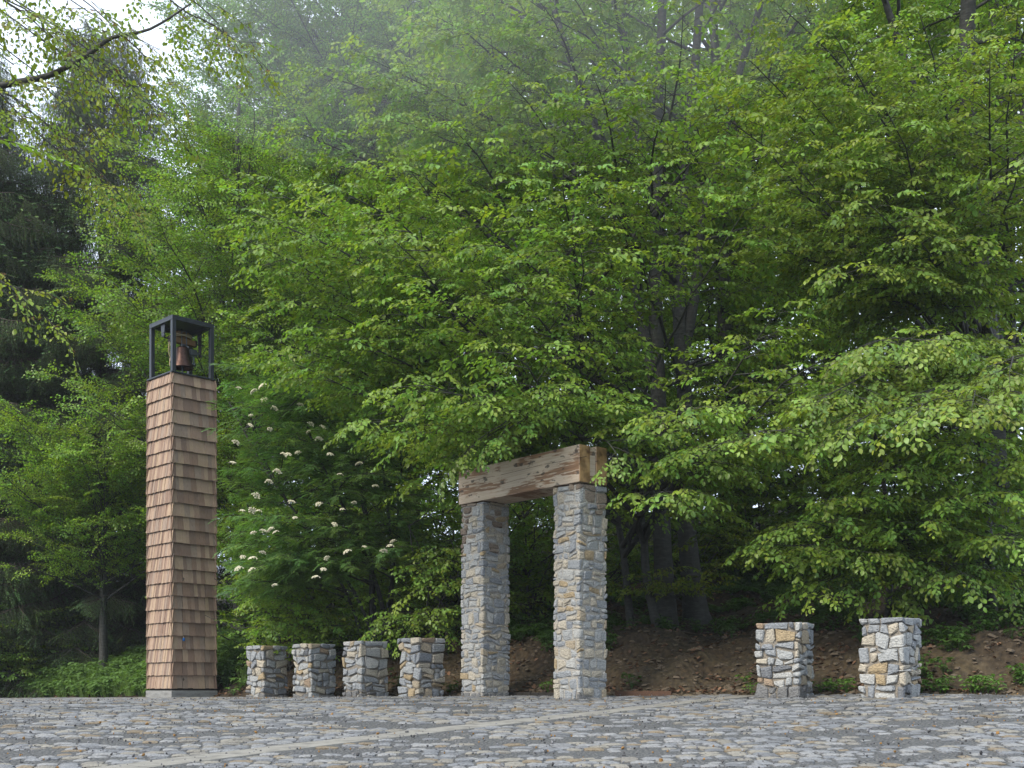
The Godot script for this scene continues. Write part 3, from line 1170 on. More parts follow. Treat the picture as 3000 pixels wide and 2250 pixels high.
	var ym := (y0 + y1) * 0.5
	if y1 < look.get("damp", 0.0) and R.randf() < 0.75:
		m = M.damp
	for s in look.get("stains", []):
		if um2 > s[0] and um2 < s[1] and ym > s[2] + rf(-0.06, 0.06) and ym < s[3] and R.randf() < 0.6:
			m = M.tannin if R.randf() < s[4] else M.tannin2
	part("stone", b.mesh(m), o)


func build_gate() -> void:
	var turn := deg_to_rad(40)
	var org := Vector2(0.90, 15.65)
	var u := Vector2(-0.643, 0.766)
	var w := Vector2(0.766, 0.643)
	var grey_mix := [0, 0, 0, 1, 1, 1, 2, 2, 3, 4, 4, 4, 5, 0, 2, 1, 4, 6, 0, 2]
	var lintel_y := 3.775
	var k := 0
	for e in [[0.03, "tall stone pillar under the right end of the timber lintel", [[0.6, 1.1, 2.6, 3.0, 0.35], [0.3, 0.75, 2.72, 3.0, 0.25], [0.75, 0.95, 2.35, 3.0, 0.2]]], [2.06, "tall stone pillar under the left end of the timber lintel", [[-0.2, 0.22, 2.1, 3.0, 0.35], [-0.2, 0.16, 2.55, 3.0, 0.8], [0.66, 0.76, 1.95, 2.7, 0.2], [0.6, 0.82, 2.5, 3.0, 0.7], [0.2, 0.5, 2.72, 3.0, 0.3]]]]:
		var c: Vector2 = org + u * (e[0] + 0.26) + w * 0.26
		var g := pave(c.x, c.y) - 0.03
		var o := thing("stone_pillar", e[1], "pillar", Vector3(c.x, g, -c.y), turn, "pillars of the stone gateway")
		masonry(o, 0.49, 0.5, lintel_y - g - 0.004, {"mortar": M.mortar, "sink": 0.005, "course": 0.112, "wide": [0.085, 0.23], "joint": 0.018, "proud": [0.004, 0.017], "palette": grey_mix, "damp": 0.12, "wave": 0.008, "stains": e[2], "join_rear": true})
		k += 1
	# lintel: two oak beams with a filler board between
	var c2: Vector2 = org + u * 1.305 + w * 0.26
	var l := thing("timber_lintel", "heavy double oak beam lintel with brown water stains lying on two stone pillars", "lintel", Vector3(c2.x, lintel_y, -c2.y), turn)
	# local z runs along the gateway (negative = away along u)
	for e in [[-0.275, -0.085, 0.49, 1.305], [0.03, 0.225, 0.5, 1.305]]:
		var b := MB.new()
		b.box(Vector3(e[0], 0, -e[3]), Vector3(e[1], e[2], e[3] - 0.012), 0.006)
		var o := part("beam", b.mesh(M.beam), l)
		b = MB.new()
		b.box(Vector3(e[0] + 0.002, 0.002, e[3] - 0.012), Vector3(e[1] - 0.002, e[2] - 0.002, e[3]), 0.005)
		part("end_grain", b.mesh(M.beam_end), o)
		# drying checks
		b = MB.new()
		for q in 2:
			var y: float = [0.3, 0.17][q]
			var z := -1.2 if q == 0 else -0.4
			var stop := 1.28 if q == 0 else 0.5
			while z < stop:
				var ln := rf(0.12, 0.35)
				var y2 := y + rf(-0.014, 0.016)
				b.hexa([Vector3(e[0] - 0.0015, y - 0.002, z), Vector3(e[0] + 0.01, y - 0.002, z), Vector3(e[0] - 0.0015, y + 0.0025, z), Vector3(e[0] + 0.01, y + 0.0025, z), Vector3(e[0] - 0.0015, y2 - 0.0015, z + ln), Vector3(e[0] + 0.01, y2 - 0.0015, z + ln), Vector3(e[0] - 0.0015, y2 + 0.0015, z + ln), Vector3(e[0] + 0.01, y2 + 0.0015, z + ln)], 0.0)
				y = y2
				z += ln + (0.0 if R.randf() < 0.7 else rf(0.05, 0.2))
		part("drying_check", b.mesh(M.crack), o, null, true)
	var fb := MB.new()
	fb.box(Vector3(-0.083, 0.004, -1.28), Vector3(0.028, 0.465, 1.285), 0.004)
	part("filler_board", fb.mesh(M.beam), l)


func build_stubs() -> void:
	# front corner (photo x, depth), share of left face direction (c, s), size, height
	var list := [
		[772, 21.0, 0.725, 0.69, 0.49, 0.93, "rubble stone stub with a dark right side, nearest the bell tower"],
		[912, 20.0, 0.72, 0.695, 0.49, 0.92, "rubble stone stub, second from the bell tower"],
		[1059, 19.0, 0.663, 0.748, 0.5, 0.915, "rubble stone stub, third from the bell tower"],
		[1227, 18.05, 0.677, 0.736, 0.47, 0.915, "rubble stone stub just left of the gateway"],
		[2340, 14.5, 0.85, 0.525, 0.525, 0.92, "rubble stone stub on the right, next to the earth ramp"],
		[2645, 13.75, 0.755, 0.656, 0.5, 0.93, "rubble stone stub farthest right, below the low beech branches"],
	]
	var k := 0
	for e in list:
		var x: float = (e[0] - 1500.0) / F * e[1]
		var phi := atan2(e[2], e[3])
		var a: float = e[4]
		var left := Vector2(-e[2], e[3])
		var right := Vector2(e[3], e[2])
		var c: Vector2 = Vector2(x, e[1]) + (left + right).normalized() * a * 0.7071
		var g := pave(c.x, c.y) - 0.03
		var o := thing("stone_stub", e[6], "stone stub", Vector3(c.x, g, -c.y), phi, "low stone stubs beside the gateway")
		masonry(o, a, a, e[5] + 0.03, {"mortar": M.mortar_dark, "sink": 0.016, "course": 0.125, "wide": [0.09, 0.29], "joint": 0.02, "proud": [0.004, 0.024], "palette": [0, 0, 1, 1, 2, 2, 3, 3, 4, 4, 5, 0, 6, 7, 0, 1, 2, 8, 0, 1, 2, 4], "damp": 0.17, "cap": 0.095})
		k += 1


# ------------------------------------------------------------------ foliage pieces
var sprays := {}
var spray_count := 0
var bark_tris := 0


func leaf_pose(dir: Vector3, roll: float) -> Basis:
	return frame(dir, Vector3.UP) * Basis(Vector3.RIGHT, roll)


# a twig with alternate leaves: x outwards, y up
func twig_spray(long: float, leaf: float, n: int, side: int, droop: float, hang: float) -> Dictionary:
	var lb := MB.new()
	var tb := MB.new()
	var leaves := []
	var runs := [[Vector3.ZERO, Vector3.RIGHT, long, n]]
	for k in side:
		var t := 0.12 + 0.6 * k / maxf(1.0, side - 1.0)
		var s := 1.0 if k % 2 else -1.0
		runs.append([Vector3(long * t, -droop * long * t * t, 0.0), Vector3(0.7, rf(-0.15, 0.1), s * 0.75).normalized(), long * rf(0.4, 0.58) * (1.1 - t * 0.5), maxi(3, int(n * 0.45))])
	for r in runs:
		var pts := PackedVector3Array()
		var rad := PackedFloat32Array()
		var ln: float = r[2]
		var d: Vector3 = r[1]
		var bend := rv() * 0.06
		for i in 5:
			var t := i / 4.0
			pts.push_back(r[0] + d * ln * t + Vector3(0, -droop * ln * t * t, 0) + bend * t * t * ln)
			rad.push_back(lerpf(0.0032, 0.001, t) * (long / 0.42))
		tb.tube(pts, rad, 3)
		var cnt: int = r[3]
		for i in cnt:
			var t := (i + 0.7) / cnt
			var q := t * 4.0
			var a := pts[mini(int(q), 3)].lerp(pts[mini(int(q), 3) + 1], q - int(q)) if t < 1.0 else pts[4]
			var s := 1.0 if i % 2 else -1.0
			var across := d.cross(Vector3.UP).normalized()
			var out := (d * rf(0.45, 0.9) + across * s * rf(0.55, 1.0) + Vector3(0, -hang + rf(-0.35, 0.3), 0)).normalized()
			if i == cnt - 1:
				out = (d + Vector3(0, -hang, 0) + rv() * 0.2).normalized()
			var x := Transform3D(leaf_pose(out, rf(-0.55, 0.55)), a)
			var size := leaf * rf(0.6, 1.15) * (0.75 if t > 0.9 else 1.0)
			var g := rf(0.72, 1.25)
			var col := Color(g * rf(0.85, 1.2), g, g * rf(0.7, 1.2))
			var sh := [size, size * rf(0.56, 0.74), rf(0.02, 0.42), rf(-0.1, 0.42), col]
			lb.leaf(x, sh[0], sh[1], sh[2], sh[3], col)
			leaves.append([x, sh])
	var m := ArrayMesh.new()
	lb.surface(m, M.leaf)
	tb.surface(m, M.twig)
	return {"mesh": m, "leaves": leaves, "twig": tb.mesh(M.twig)}


func pinnate_spray() -> Dictionary:
	var lb := MB.new()
	var tb := MB.new()
	for k in 7:
		var t := k / 6.0
		var at := Vector3(0.3 * t, 0, 0)
		var ang := (k * 2.4)
		var d := Vector3(0.35 + 0.6 * t, cos(ang) * 0.3 + 0.1, sin(ang) * (1.0 - 0.5 * t)).normalized()
		var ln := rf(0.12, 0.19)
		var pts := PackedVector3Array()
		for i in 5:
			var s := i / 4.0
			pts.push_back(at + d * ln * s + Vector3(0, -0.35 * ln * s * s, 0))
		tb.tube(pts, PackedFloat32Array([0.0016, 0.0015, 0.0013, 0.001, 0.0008]), 3)
		var across := d.cross(Vector3.UP).normalized()
		var pairs := 7
		for i in pairs:
			var s := (i + 1.2) / (pairs + 1.0)
			var q := s * 4.0
			var p := pts[mini(int(q), 3)].lerp(pts[mini(int(q), 3) + 1], q - int(q))
			for sg in [-1.0, 1.0]:
				var o: Vector3 = (across * sg + d * 0.45 + Vector3(0, -0.25, 0)).normalized()
				var g := rf(0.85, 1.15)
				lb.leaf(Transform3D(leaf_pose(o, rf(-0.3, 0.3)), p), rf(0.042, 0.055), 0.015, 0.15, 0.1, Color(g, g, g))
		lb.leaf(Transform3D(leaf_pose(d, 0.0), pts[4]), 0.045, 0.015, 0.15, 0.1, Color.WHITE)
	tb.tube(PackedVector3Array([Vector3.ZERO, Vector3(0.3, 0, 0)]), PackedFloat32Array([0.004, 0.002]), 3)
	var m := ArrayMesh.new()
	lb.surface(m, M.leaf)
	tb.surface(m, M.twig)
	return {"mesh": m}


# spruce: a branch end with hanging needled shoots, pale new tips
func needle_spray() -> Dictionary:
	var b := MB.new()
	var tb := MB.new()
	tb.tube(PackedVector3Array([Vector3.ZERO, Vector3(0.3, -0.02, 0), Vector3(0.6, 0.0, 0)]), PackedFloat32Array([0.01, 0.007, 0.003]), 3)
	for k in 16:
		var t := 0.05 + 0.95 * k / 15.0
		var tone := rf(0.45, 1.6)
		var sg := 1.0 if k % 2 else -1.0
		var at := Vector3(0.6 * t, -0.02, 0)
		var d := Vector3(rf(0.1, 0.5), rf(-1.5, -0.6), sg * rf(0.15, 0.6)).normalized()
		if k == 15:
			d = Vector3(1, 0.05, 0)
		var ln := rf(0.2, 0.48) * (1.0 - 0.35 * t)
		var side := d.cross(Vector3.UP).normalized()
		var up := side.cross(d)
		var shoot := rf(0.0, 1.0) < 0.55
		var n := 15
		for i in n:
			var s := (i + 0.5) / n
			var p := at + d * ln * s + Vector3(0, -0.2 * ln * s * s, 0)
			var a := i * 2.4
			var o := (side * cos(a) + up * sin(a) + d * 0.8).normalized()
			var wd := d.cross(o).normalized() * 0.008
			var tip := shoot and s > 0.72
			var col := Color(2.4, 3.0, 1.0) if tip else Color(tone, tone, tone)
			b.tri(p - wd, p + o * 0.034 * (1.15 if tip else 1.0), p + wd, col)
		tb.tube(PackedVector3Array([at, at + d * ln + Vector3(0, -0.2 * ln, 0)]), PackedFloat32Array([0.004, 0.002]), 3)
	var m := ArrayMesh.new()
	b.surface(m, M.needle)
	tb.surface(m, M.spruce_bark)
	return {"mesh": m}


func make_sprays() -> void:
	sprays.beech = []
	for k in 5:
		sprays.beech.append(twig_spray(0.42, 0.083, 9, 3, rf(0.1, 0.4), 0.45))
	sprays.small = []
	for k in 4:
		sprays.small.append(twig_spray(0.5, 0.06, 13, 5, rf(0.05, 0.3), 0.35))
	sprays.young = []
	for k in 4:
		sprays.young.append(twig_spray(0.36, 0.05, 8, 4, rf(0.1, 0.35), 0.4))
	sprays.pinnate = [pinnate_spray(), pinnate_spray(), pinnate_spray()]
	sprays.needle = [needle_spray(), needle_spray(), needle_spray()]


# ------------------------------------------------------------------ trees
class Crown:
	var where := [[], [], [], [], []]
	var tint := [PackedColorArray(), PackedColorArray(), PackedColorArray(), PackedColorArray(), PackedColorArray()]
	var bark := MB.new()
	var kinds := 5


func curve(a: Vector3, e: Vector3, arch: float, n: int, jit: float) -> PackedVector3Array:
	var out := PackedVector3Array()
	var ln := a.distance_to(e)
	var c := (a + e) * 0.5 + Vector3(0, arch * ln, 0)
	for i in n + 1:
		var t := float(i) / n
		var p := a.lerp(c, t).lerp(c.lerp(e, t), t)
		if i > 0 and i < n:
			p += rv() * jit * ln
		out.push_back(p)
	return out


func along(pts: PackedVector3Array, t: float) -> Vector3:
	var q := clampf(t, 0.0, 0.9999) * (pts.size() - 1)
	return pts[int(q)].lerp(pts[int(q) + 1], q - int(q))


func put_spray(cr: Crown, kind: String, at: Vector3, dir: Vector3, size: float, base: Color) -> void:
	var end := at + dir * 0.3
	if not gate_free and (near_gate(end) or near_gate(at)) or near_tower(end) or near_tower(at):
		return
	var v: int = R.randi() % sprays[kind].size()
	var up := (Vector3.UP + rv() * (0.9 if kind == "small" else 0.4)).normalized()
	cr.where[v].append(Transform3D(frame(dir, up).scaled_local(Vector3.ONE * size), at))
	var g := rf(0.72, 1.28)
	var yel := rf(-0.14, 0.18)
	cr.tint[v].push_back(Color(base.r * g * (1.0 + yel), base.g * g, base.b * g * (1.0 - yel)))
	spray_count += 1


# and round the bell tower's front
func near_tower(p: Vector3) -> bool:
	return p.y < 8.6 and p.x > -8.5 and (p.x < -5.1 and -p.z < 23.2 and -p.z > 15.0 or p.x < -4.25 and -p.z < 19.5 and -p.z > 15.0)


var gate_free := false


# branches are kept cut back round the gateway
func near_gate(p: Vector3) -> bool:
	var q := Vector2(p.x - 0.9, -p.z - 15.65)
	var u := q.dot(Vector2(-0.643, 0.766))
	var w := q.dot(Vector2(0.766, 0.643))
	return u > -0.5 and u < 3.1 and w > -1.7 and w < 0.9 and p.y < 4.34 + 0.1 * w


# a limb with alternate side branches in layers, twigs on these and leafy sprays on the twigs
func limb(cr: Crown, a: Vector3, e: Vector3, r0: float, o: Dictionary) -> void:
	var ln := a.distance_to(e)
	var pts := curve(a, e, o.get("arch", 0.08), 8, 0.012)
	var rad := PackedFloat32Array()
	for i in pts.size():
		rad.push_back(lerpf(r0, 0.006, pow(i / 8.0, 0.8)))
	for q in pts:
		if not gate_free and near_gate(q + Vector3(0, 0.1, 0)):
			return
	cr.bark.tube(pts, rad, 6)
	var from: float = o.get("bare", 0.25)
	var gap: float = o.get("gap", 0.3)
	var n := maxi(2, int(ln * (1.0 - from) / gap))
	var kind: String = o.kind
	var size: float = o.get("size", 1.0)
	var base: Color = o.color
	for k in n + 1:
		var t := lerpf(from, 1.0, (k + rf(-0.3, 0.3)) / n)
		t = clampf(t, 0.02, 1.0)
		var p := along(pts, t)
		var dir := (along(pts, minf(t + 0.06, 1.0)) - along(pts, t - 0.06)).normalized()
		var s := 1.0 if k % 2 else -1.0
		var across := dir.cross(Vector3.UP).normalized()
		var len2: float = (0.35 + (1.0 - t) * ln * o.get("spread", 0.3)) * rf(0.7, 1.25)
		len2 = minf(len2, o.get("most", 1.9))
		var d2 := (dir * rf(0.5, 0.9) + across * s * rf(0.6, 1.0) + Vector3(0, rf(-0.15, 0.25) + o.get("lift", 0.0), 0)).normalized()
		if k == n:
			d2 = dir
		var p2 := curve(p, p + d2 * len2 + Vector3(0, -len2 * o.get("sag", 0.12), 0), 0.05, 3, 0.02)
		if not gate_free and (near_gate(p2[3]) or near_gate(p2[2])) or near_tower(p2[3]):
			continue
		var w := r0 * 0.35 * (1.0 - 0.6 * t)
		w = minf(w, 0.02 * len2 + 0.004)
		cr.bark.tube(p2, PackedFloat32Array([w, w * 0.7, w * 0.45, 0.003]), 4)
		var g3: float = o.get("gap3", 0.22)
		var n3 := maxi(1, int(len2 / g3))
		for j in n3 + 1:
			var t3 := (j + 0.6) / (n3 + 0.6)
			var q := along(p2, t3)
			var d3 := (p2[3] - p2[2]).normalized()
			var s3 := 1.0 if (j + k) % 2 else -1.0
			var ac3 := d3.cross(Vector3.UP).normalized()
			if j == n3:
				put_spray(cr, kind, p2[3], (d3 + Vector3(0, -0.15, 0)).normalized(), size * rf(0.85, 1.2), base)
				continue
			var dir3 := (d3 * rf(0.4, 0.9) + ac3 * s3 * rf(0.6, 1.0) + Vector3(0, rf(-0.3, 0.2), 0)).normalized()
			var len3 := rf(0.05, 0.3) * size
			var end := q + dir3 * len3
			cr.bark.tube(PackedVector3Array([q, end]), PackedFloat32Array([0.005 * size, 0.003 * size]), 3)
			put_spray(cr, kind, end, dir3, size * rf(0.8, 1.2), base)
			if len3 > 0.15:
				put_spray(cr, kind, q.lerp(end, 0.4), (dir3 + d3 * 0.8 + rv() * 0.3).normalized(), size * rf(0.7, 1.0), base)


func finish_tree(t: Node3D, cr: Crown, kind: String, bark: Material, trunk: MB, singles := 0) -> void:
	part("trunk", trunk.mesh(bark), t)
	bark_tris += (cr.bark.idx.size() + trunk.idx.size()) / 3
	if not cr.bark.v.is_empty():
		part("branches", cr.bark.mesh(bark), t, null, true)
	# the leaves that show largest are parts of their own
	if singles > 0:
		var near := []
		for v in sprays[kind].size():
			for i in cr.where[v].size():
				var p: Vector3 = cr.where[v][i].origin
				var sx := p.x / -p.z * F
				var sy := (p.y - EYE) / -p.z * F
				if absf(sx) < 1450 and sy < 1980 and sy > -200:
					near.append([-p.z, v, i])
		near.sort_custom(func(x, y): return x[0] < y[0])
		var drop := {}
		var made := 0
		for q in near:
			var v: int = q[1]
			var ls: Array = sprays[kind][v].leaves
			if made + ls.size() > singles:
				break
			made += ls.size()
			drop[Vector2i(v, q[2])] = true
			var x: Transform3D = cr.where[v][q[2]]
			var col: Color = cr.tint[v][q[2]]
			var tw := part("twig", sprays[kind][v].twig, t)
			tw.transform = x
			for l in ls:
				var sh: Array = l[1]
				var c: Color = sh[4]
				var b := MB.new()
				b.leaf(Transform3D.IDENTITY, sh[0], sh[1], sh[2], sh[3], Color(c.r * col.r, c.g * col.g, c.b * col.b))
				var o := part("leaf", b.mesh(M.leaf), t)
				o.transform = x * l[0]
		for v in sprays[kind].size():
			var w := []
			var tn := PackedColorArray()
			for i in cr.where[v].size():
				if not drop.has(Vector2i(v, i)):
					w.append(cr.where[v][i])
					tn.push_back(cr.tint[v][i])
			cr.where[v] = w
			cr.tint[v] = tn
	for v in sprays[kind].size():
		if cr.where[v].size():
			scatter("crown", sprays[kind][v].mesh, cr.where[v], cr.tint[v], t)


func stem(b: MB, pts: PackedVector3Array, r0: float, r1: float, sides := 10, flare := 0.0) -> void:
	var fine := PackedVector3Array()
	var rad := PackedFloat32Array()
	var n := (pts.size() - 1) * 4
	for i in n + 1:
		var q := float(i) / 4.0
		var k := mini(int(q), pts.size() - 2)
		var t := q - k
		var a := pts[maxi(k - 1, 0)]
		var e := pts[mini(k + 2, pts.size() - 1)]
		fine.push_back(pts[k].cubic_interpolate(pts[k + 1], a, e, t))
		var f := float(i) / n
		rad.push_back(lerpf(r0, r1, f) * (1.0 + flare * exp(-f * 22.0)) * rf(0.97, 1.03))
	b.tube(fine, rad, sides)


func pix(list: Array, d: float) -> PackedVector3Array:
	var out := PackedVector3Array()
	for q in list:
		out.push_back(P(q[0], q[1], d + (q[2] if q.size() > 2 else 0.0)))
	return out


const FRESH := Color(0.225, 0.36, 0.072)


func build_wood() -> void:
	gate_beech()
	right_beech()
	low_beech()
	rowan()
	left_side()
	overhang()
	far_wood()


func gate_beech() -> void:
	var t := thing("beech_tree", "many-stemmed beech with dark trunks and spreading limbs behind the gateway", "tree")
	var tr := MB.new()
	var s3 := pix([[1953, 1790], [1942, 1625], [1935, 1445], [1931, 1200], [1920, 878], [1922, 625], [1927, 336], [1940, 0], [1930, -500]], 20.0)
	var s4 := pix([[2045, 1785], [2015, 1590], [2007, 1408], [2005, 1150], [1990, 900], [2004, 700], [2003, 500], [2040, 150], [2080, -500]], 20.3)
	var s2 := pix([[1931, 1830], [1895, 1698], [1884, 1553], [1855, 1408], [1810, 1250], [1745, 1080], [1640, 900], [1500, 700]], 19.3)
	var s1 := pix([[1850, 1800], [1832, 1670], [1816, 1560], [1790, 1480], [1700, 1370], [1560, 1280]], 19.9)
	var s5 := pix([[1931, 1180], [1895, 1000], [1872, 900], [1860, 734], [1842, 643], [1780, 450], [1690, 230], [1600, -50], [1500, -400]], 20.0)
	var s6 := pix([[2004, 1040], [2039, 835], [2053, 661], [2110, 450], [2170, 200], [2260, -100], [2300, -400]], 20.3)
	var s7 := pix([[2000, 980], [1960, 790], [1945, 716], [1890, 500], [1850, 300], [1820, 0]], 20.5)
	# stand the stems on the ground
	s1[0].y = land(s1[0].x, -s1[0].z) - 0.15
	s2[0].y = land(s2[0].x, -s2[0].z) - 0.15
	s3[0].y = land(s3[0].x, -s3[0].z) - 0.15
	s4[0].y = land(s4[0].x, -s4[0].z) - 0.15
	stem(tr, s3, 0.165, 0.06, 12, 0.5)
	stem(tr, s4, 0.165, 0.06, 12, 0.9)
	stem(tr, s2, 0.075, 0.03, 9, 0.4)
	stem(tr, s1, 0.07, 0.02, 9, 0.3)
	stem(tr, s5, 0.11, 0.04, 9)
	stem(tr, s6, 0.1, 0.04, 9)
	stem(tr, s7, 0.095, 0.04, 9)
	var cr := Crown.new()
	var o := {"kind": "beech", "color": FRESH, "gap": 0.23, "gap3": 0.19, "spread": 0.3, "bare": 0.46}
	var stems := [s3, s4, s2, s5, s6, s7, s1]
	# limbs whose leafy ends face the square
	var ends := [
		[1230, 1120, 14.9], [1480, 1020, 15.0], [1560, 1270, 15.3], [1400, 1300, 15.6], [1800, 1320, 14.9], [1100, 1230, 16.0], [1180, 1400, 16.6], [760, 720, 17.0], [690, 600, 17.2], [900, 400, 18.0],
		[1000, 560, 16.5], [1150, 700, 16.0], [850, 880, 17.4], [1350, 400, 16.5], [1500, 250, 17.0], [1650, 500, 15.6], [1400, 640, 15.6], [1700, 720, 15.3], [1300, 860, 15.6], [1000, 980, 17.0],
		[1950, 260, 16.0], [2050, 450, 15.6], [2180, 620, 15.5], [2010, 1190, 14.6], [1940, 1440, 15.0], [2110, 1300, 14.6], [2300, 1260, 14.4], [2250, 950, 15.0], [2400, 1060, 14.6],
		[1100, 180, 18.5], [1300, 60, 18.5], [800, 560, 18.0], [900, 1080, 17.5], [1500, 830, 15.4], [1650, 1130, 15.4], [1750, 250, 16.5], [1600, 30, 17.5], [2000, 60, 16.8], [1200, 500, 17.2],
		[700, 950, 17.8], [1440, 1180, 15.6], [1780, 560, 16.0], [1280, 1250, 16.2], [1150, 900, 16.6], [1880, 1260, 15.6],
		[760, 1020, 19.0], [1000, 760, 18.6], [1120, 340, 18.6], [1420, 120, 18.4], [1270, 640, 18.2], [950, 220, 19.4], [1560, 420, 18.0], [1660, 900, 17.6], [2150, 300, 17.5], [1270, 1400, 18.4],
	]
	for e in ends:
		var tip := P(e[0], e[1], e[2])
		limb(cr, source(stems, tip), tip, rf(0.035, 0.065), o)
	gate_free = true         # the one bough that hangs over the lintel
	for e in [[1400, 1290, 15.7], [1470, 1270, 15.6], [1360, 1330, 15.9]]:
		var tip := P(e[0], e[1], e[2])
		limb(cr, tip + Vector3(1.1, 0.75, -0.5), tip, 0.012, {"kind": "beech", "color": FRESH, "gap": 0.22, "gap3": 0.2, "spread": 0.2, "most": 0.35, "size": 0.95})
	gate_free = false
	# limbs all round, filling the crown and the shade behind it
	for k in 84:
		var s: PackedVector3Array = stems[R.randi() % 6]
		var f := rf(0.28, 1.0)
		var a := along(s, f)
		var az := k * 2.39996
		if sin(az) > 0.55 and f < 0.75:
			continue
		var ln := rf(2.0, 4.2) * (1.1 - 0.35 * f)
		var tip := a + Vector3(cos(az) * ln, rf(0.05, 0.75) * ln * 0.8, sin(az) * ln)
		if tip.y < 3.2:
			tip.y = 3.2
		limb(cr, a, tip, rf(0.02, 0.04), {"kind": "beech", "color": FRESH, "gap": 0.34, "gap3": 0.26, "spread": 0.3, "size": 1.1})
	# basal shoots
	for q in [[1790, 1690, 19.2], [1990, 1660, 19.0], [2060, 1680, 19.3], [1960, 1700, 18.9], [1870, 1720, 19.2], [2100, 1560, 19.0], [1880, 1380, 18.5], [2130, 1640, 19.5]]:
		var tip := P(q[0], q[1], q[2])
		limb(cr, Vector3(lerpf(tip.x, s4[0].x, 0.8), tip.y - 0.25, lerpf(tip.z, -20.0, 0.8)), tip, 0.012, {"kind": "beech", "color": Color(0.2, 0.27, 0.035), "gap": 0.25, "gap3": 0.22, "spread": 0.3, "size": 0.8, "most": 0.5})
	finish_tree(t, cr, "beech", M.bark, tr, 300)


# where on the stems a limb that ends at "tip" leaves: rising limbs from lower down
func source(stems: Array, tip: Vector3) -> Vector3:
	var best := Vector3.ZERO
	var score := 1e9
	for k in 30:
		var s: PackedVector3Array = stems[R.randi() % stems.size()]
		var a := along(s, rf(0.22, 0.98))
		var flat := Vector2(a.x - tip.x, a.z - tip.z).length()
		var want := tip.y - flat * (0.42 if tip.y > 5.0 else 0.12)
		var sc := absf(a.y - want) + 0.12 * flat
		if sc < score:
			score = sc
			best = a
	return best


func right_beech() -> void:
	var t := thing("beech_tree", "big beech with a thick dark trunk at the right edge, overhanging the stubs", "tree")
	var tr := MB.new()
	var g := on_land(8.35, 20.5)
	var s1 := PackedVector3Array([g - Vector3(0, 0.2, 0), P(2905, 1400, 20.5), P(2893, 1106, 20.5), P(2870, 800, 20.4), P(2846, 560, 20.3), P(2830, 250, 20.2), P(2840, -100, 20.0), P(2850, -700, 20.0)])
	stem(tr, s1, 0.3, 0.09, 14, 0.4)
	var s2 := PackedVector3Array([along(s1, 0.45), P(2790, 620, 20.2), P(2720, 400, 19.8), P(2650, 180, 19.5), P(2560, -100, 19.2)])
	stem(tr, s2, 0.14, 0.04, 9)
	var s3 := PackedVector3Array([along(s1, 0.5), P(2920, 560, 20.2), P(2990, 380, 20.0), P(3060, 100, 20.0), P(3150, -300, 20.0)])
	stem(tr, s3, 0.14, 0.04, 9)
	var cr := Crown.new()
	var o := {"kind": "beech", "color": Color(0.24, 0.355, 0.075), "gap": 0.23, "gap3": 0.19, "spread": 0.3, "bare": 0.46}
	var stems := [s1, s2, s3, s1]
	for e in [
		[2200, 180, 15.5], [2450, 110, 15.2], [2600, 330, 14.8], [2120, 340, 15.8], [2320, 470, 15.2], [2550, 600, 15.2], [2900, 190, 14.8], [2985, 480, 14.8], [2560, 1000, 14.2], [2960, 1080, 14.0],
		[2420, 1160, 14.2], [2700, 1190, 13.8], [2700, 60, 15.5], [2380, 300, 16.0], [2480, 780, 15.4], [2690, 700, 15.4], [2300, 30, 16.4], [2620, 780, 16.0], [2250, 700, 16.5], [2850, 1180, 13.6],
		[2980, 60, 15.0], [2520, 1230, 14.0], [2660, 480, 16.8], [2400, 620, 17.2], [2500, 220, 17.4], [2750, 250, 17.0], [2650, 1050, 16.2],
	]:
		var tip := P(e[0], e[1], e[2])
		limb(cr, source(stems, tip), tip, rf(0.03, 0.055), o)
	for k in 56:
		var s: PackedVector3Array = stems[R.randi() % 4]
		var f := rf(0.3, 1.0)
		var a := along(s, f)
		var az := k * 2.39996
		if sin(az) > 0.3 and f < 0.8:
			continue
		var ln := rf(2.2, 4.5)
		var tip := a + Vector3(cos(az) * ln, rf(0.0, 0.6) * ln * 0.8, sin(az) * ln)
		if tip.y < 3.4:
			tip.y = 3.4
		limb(cr, a, tip, rf(0.02, 0.04), {"kind": "beech", "color": FRESH, "gap": 0.36, "gap3": 0.28, "spread": 0.3, "size": 1.1})
	finish_tree(t, cr, "beech", M.bark, tr, 200)


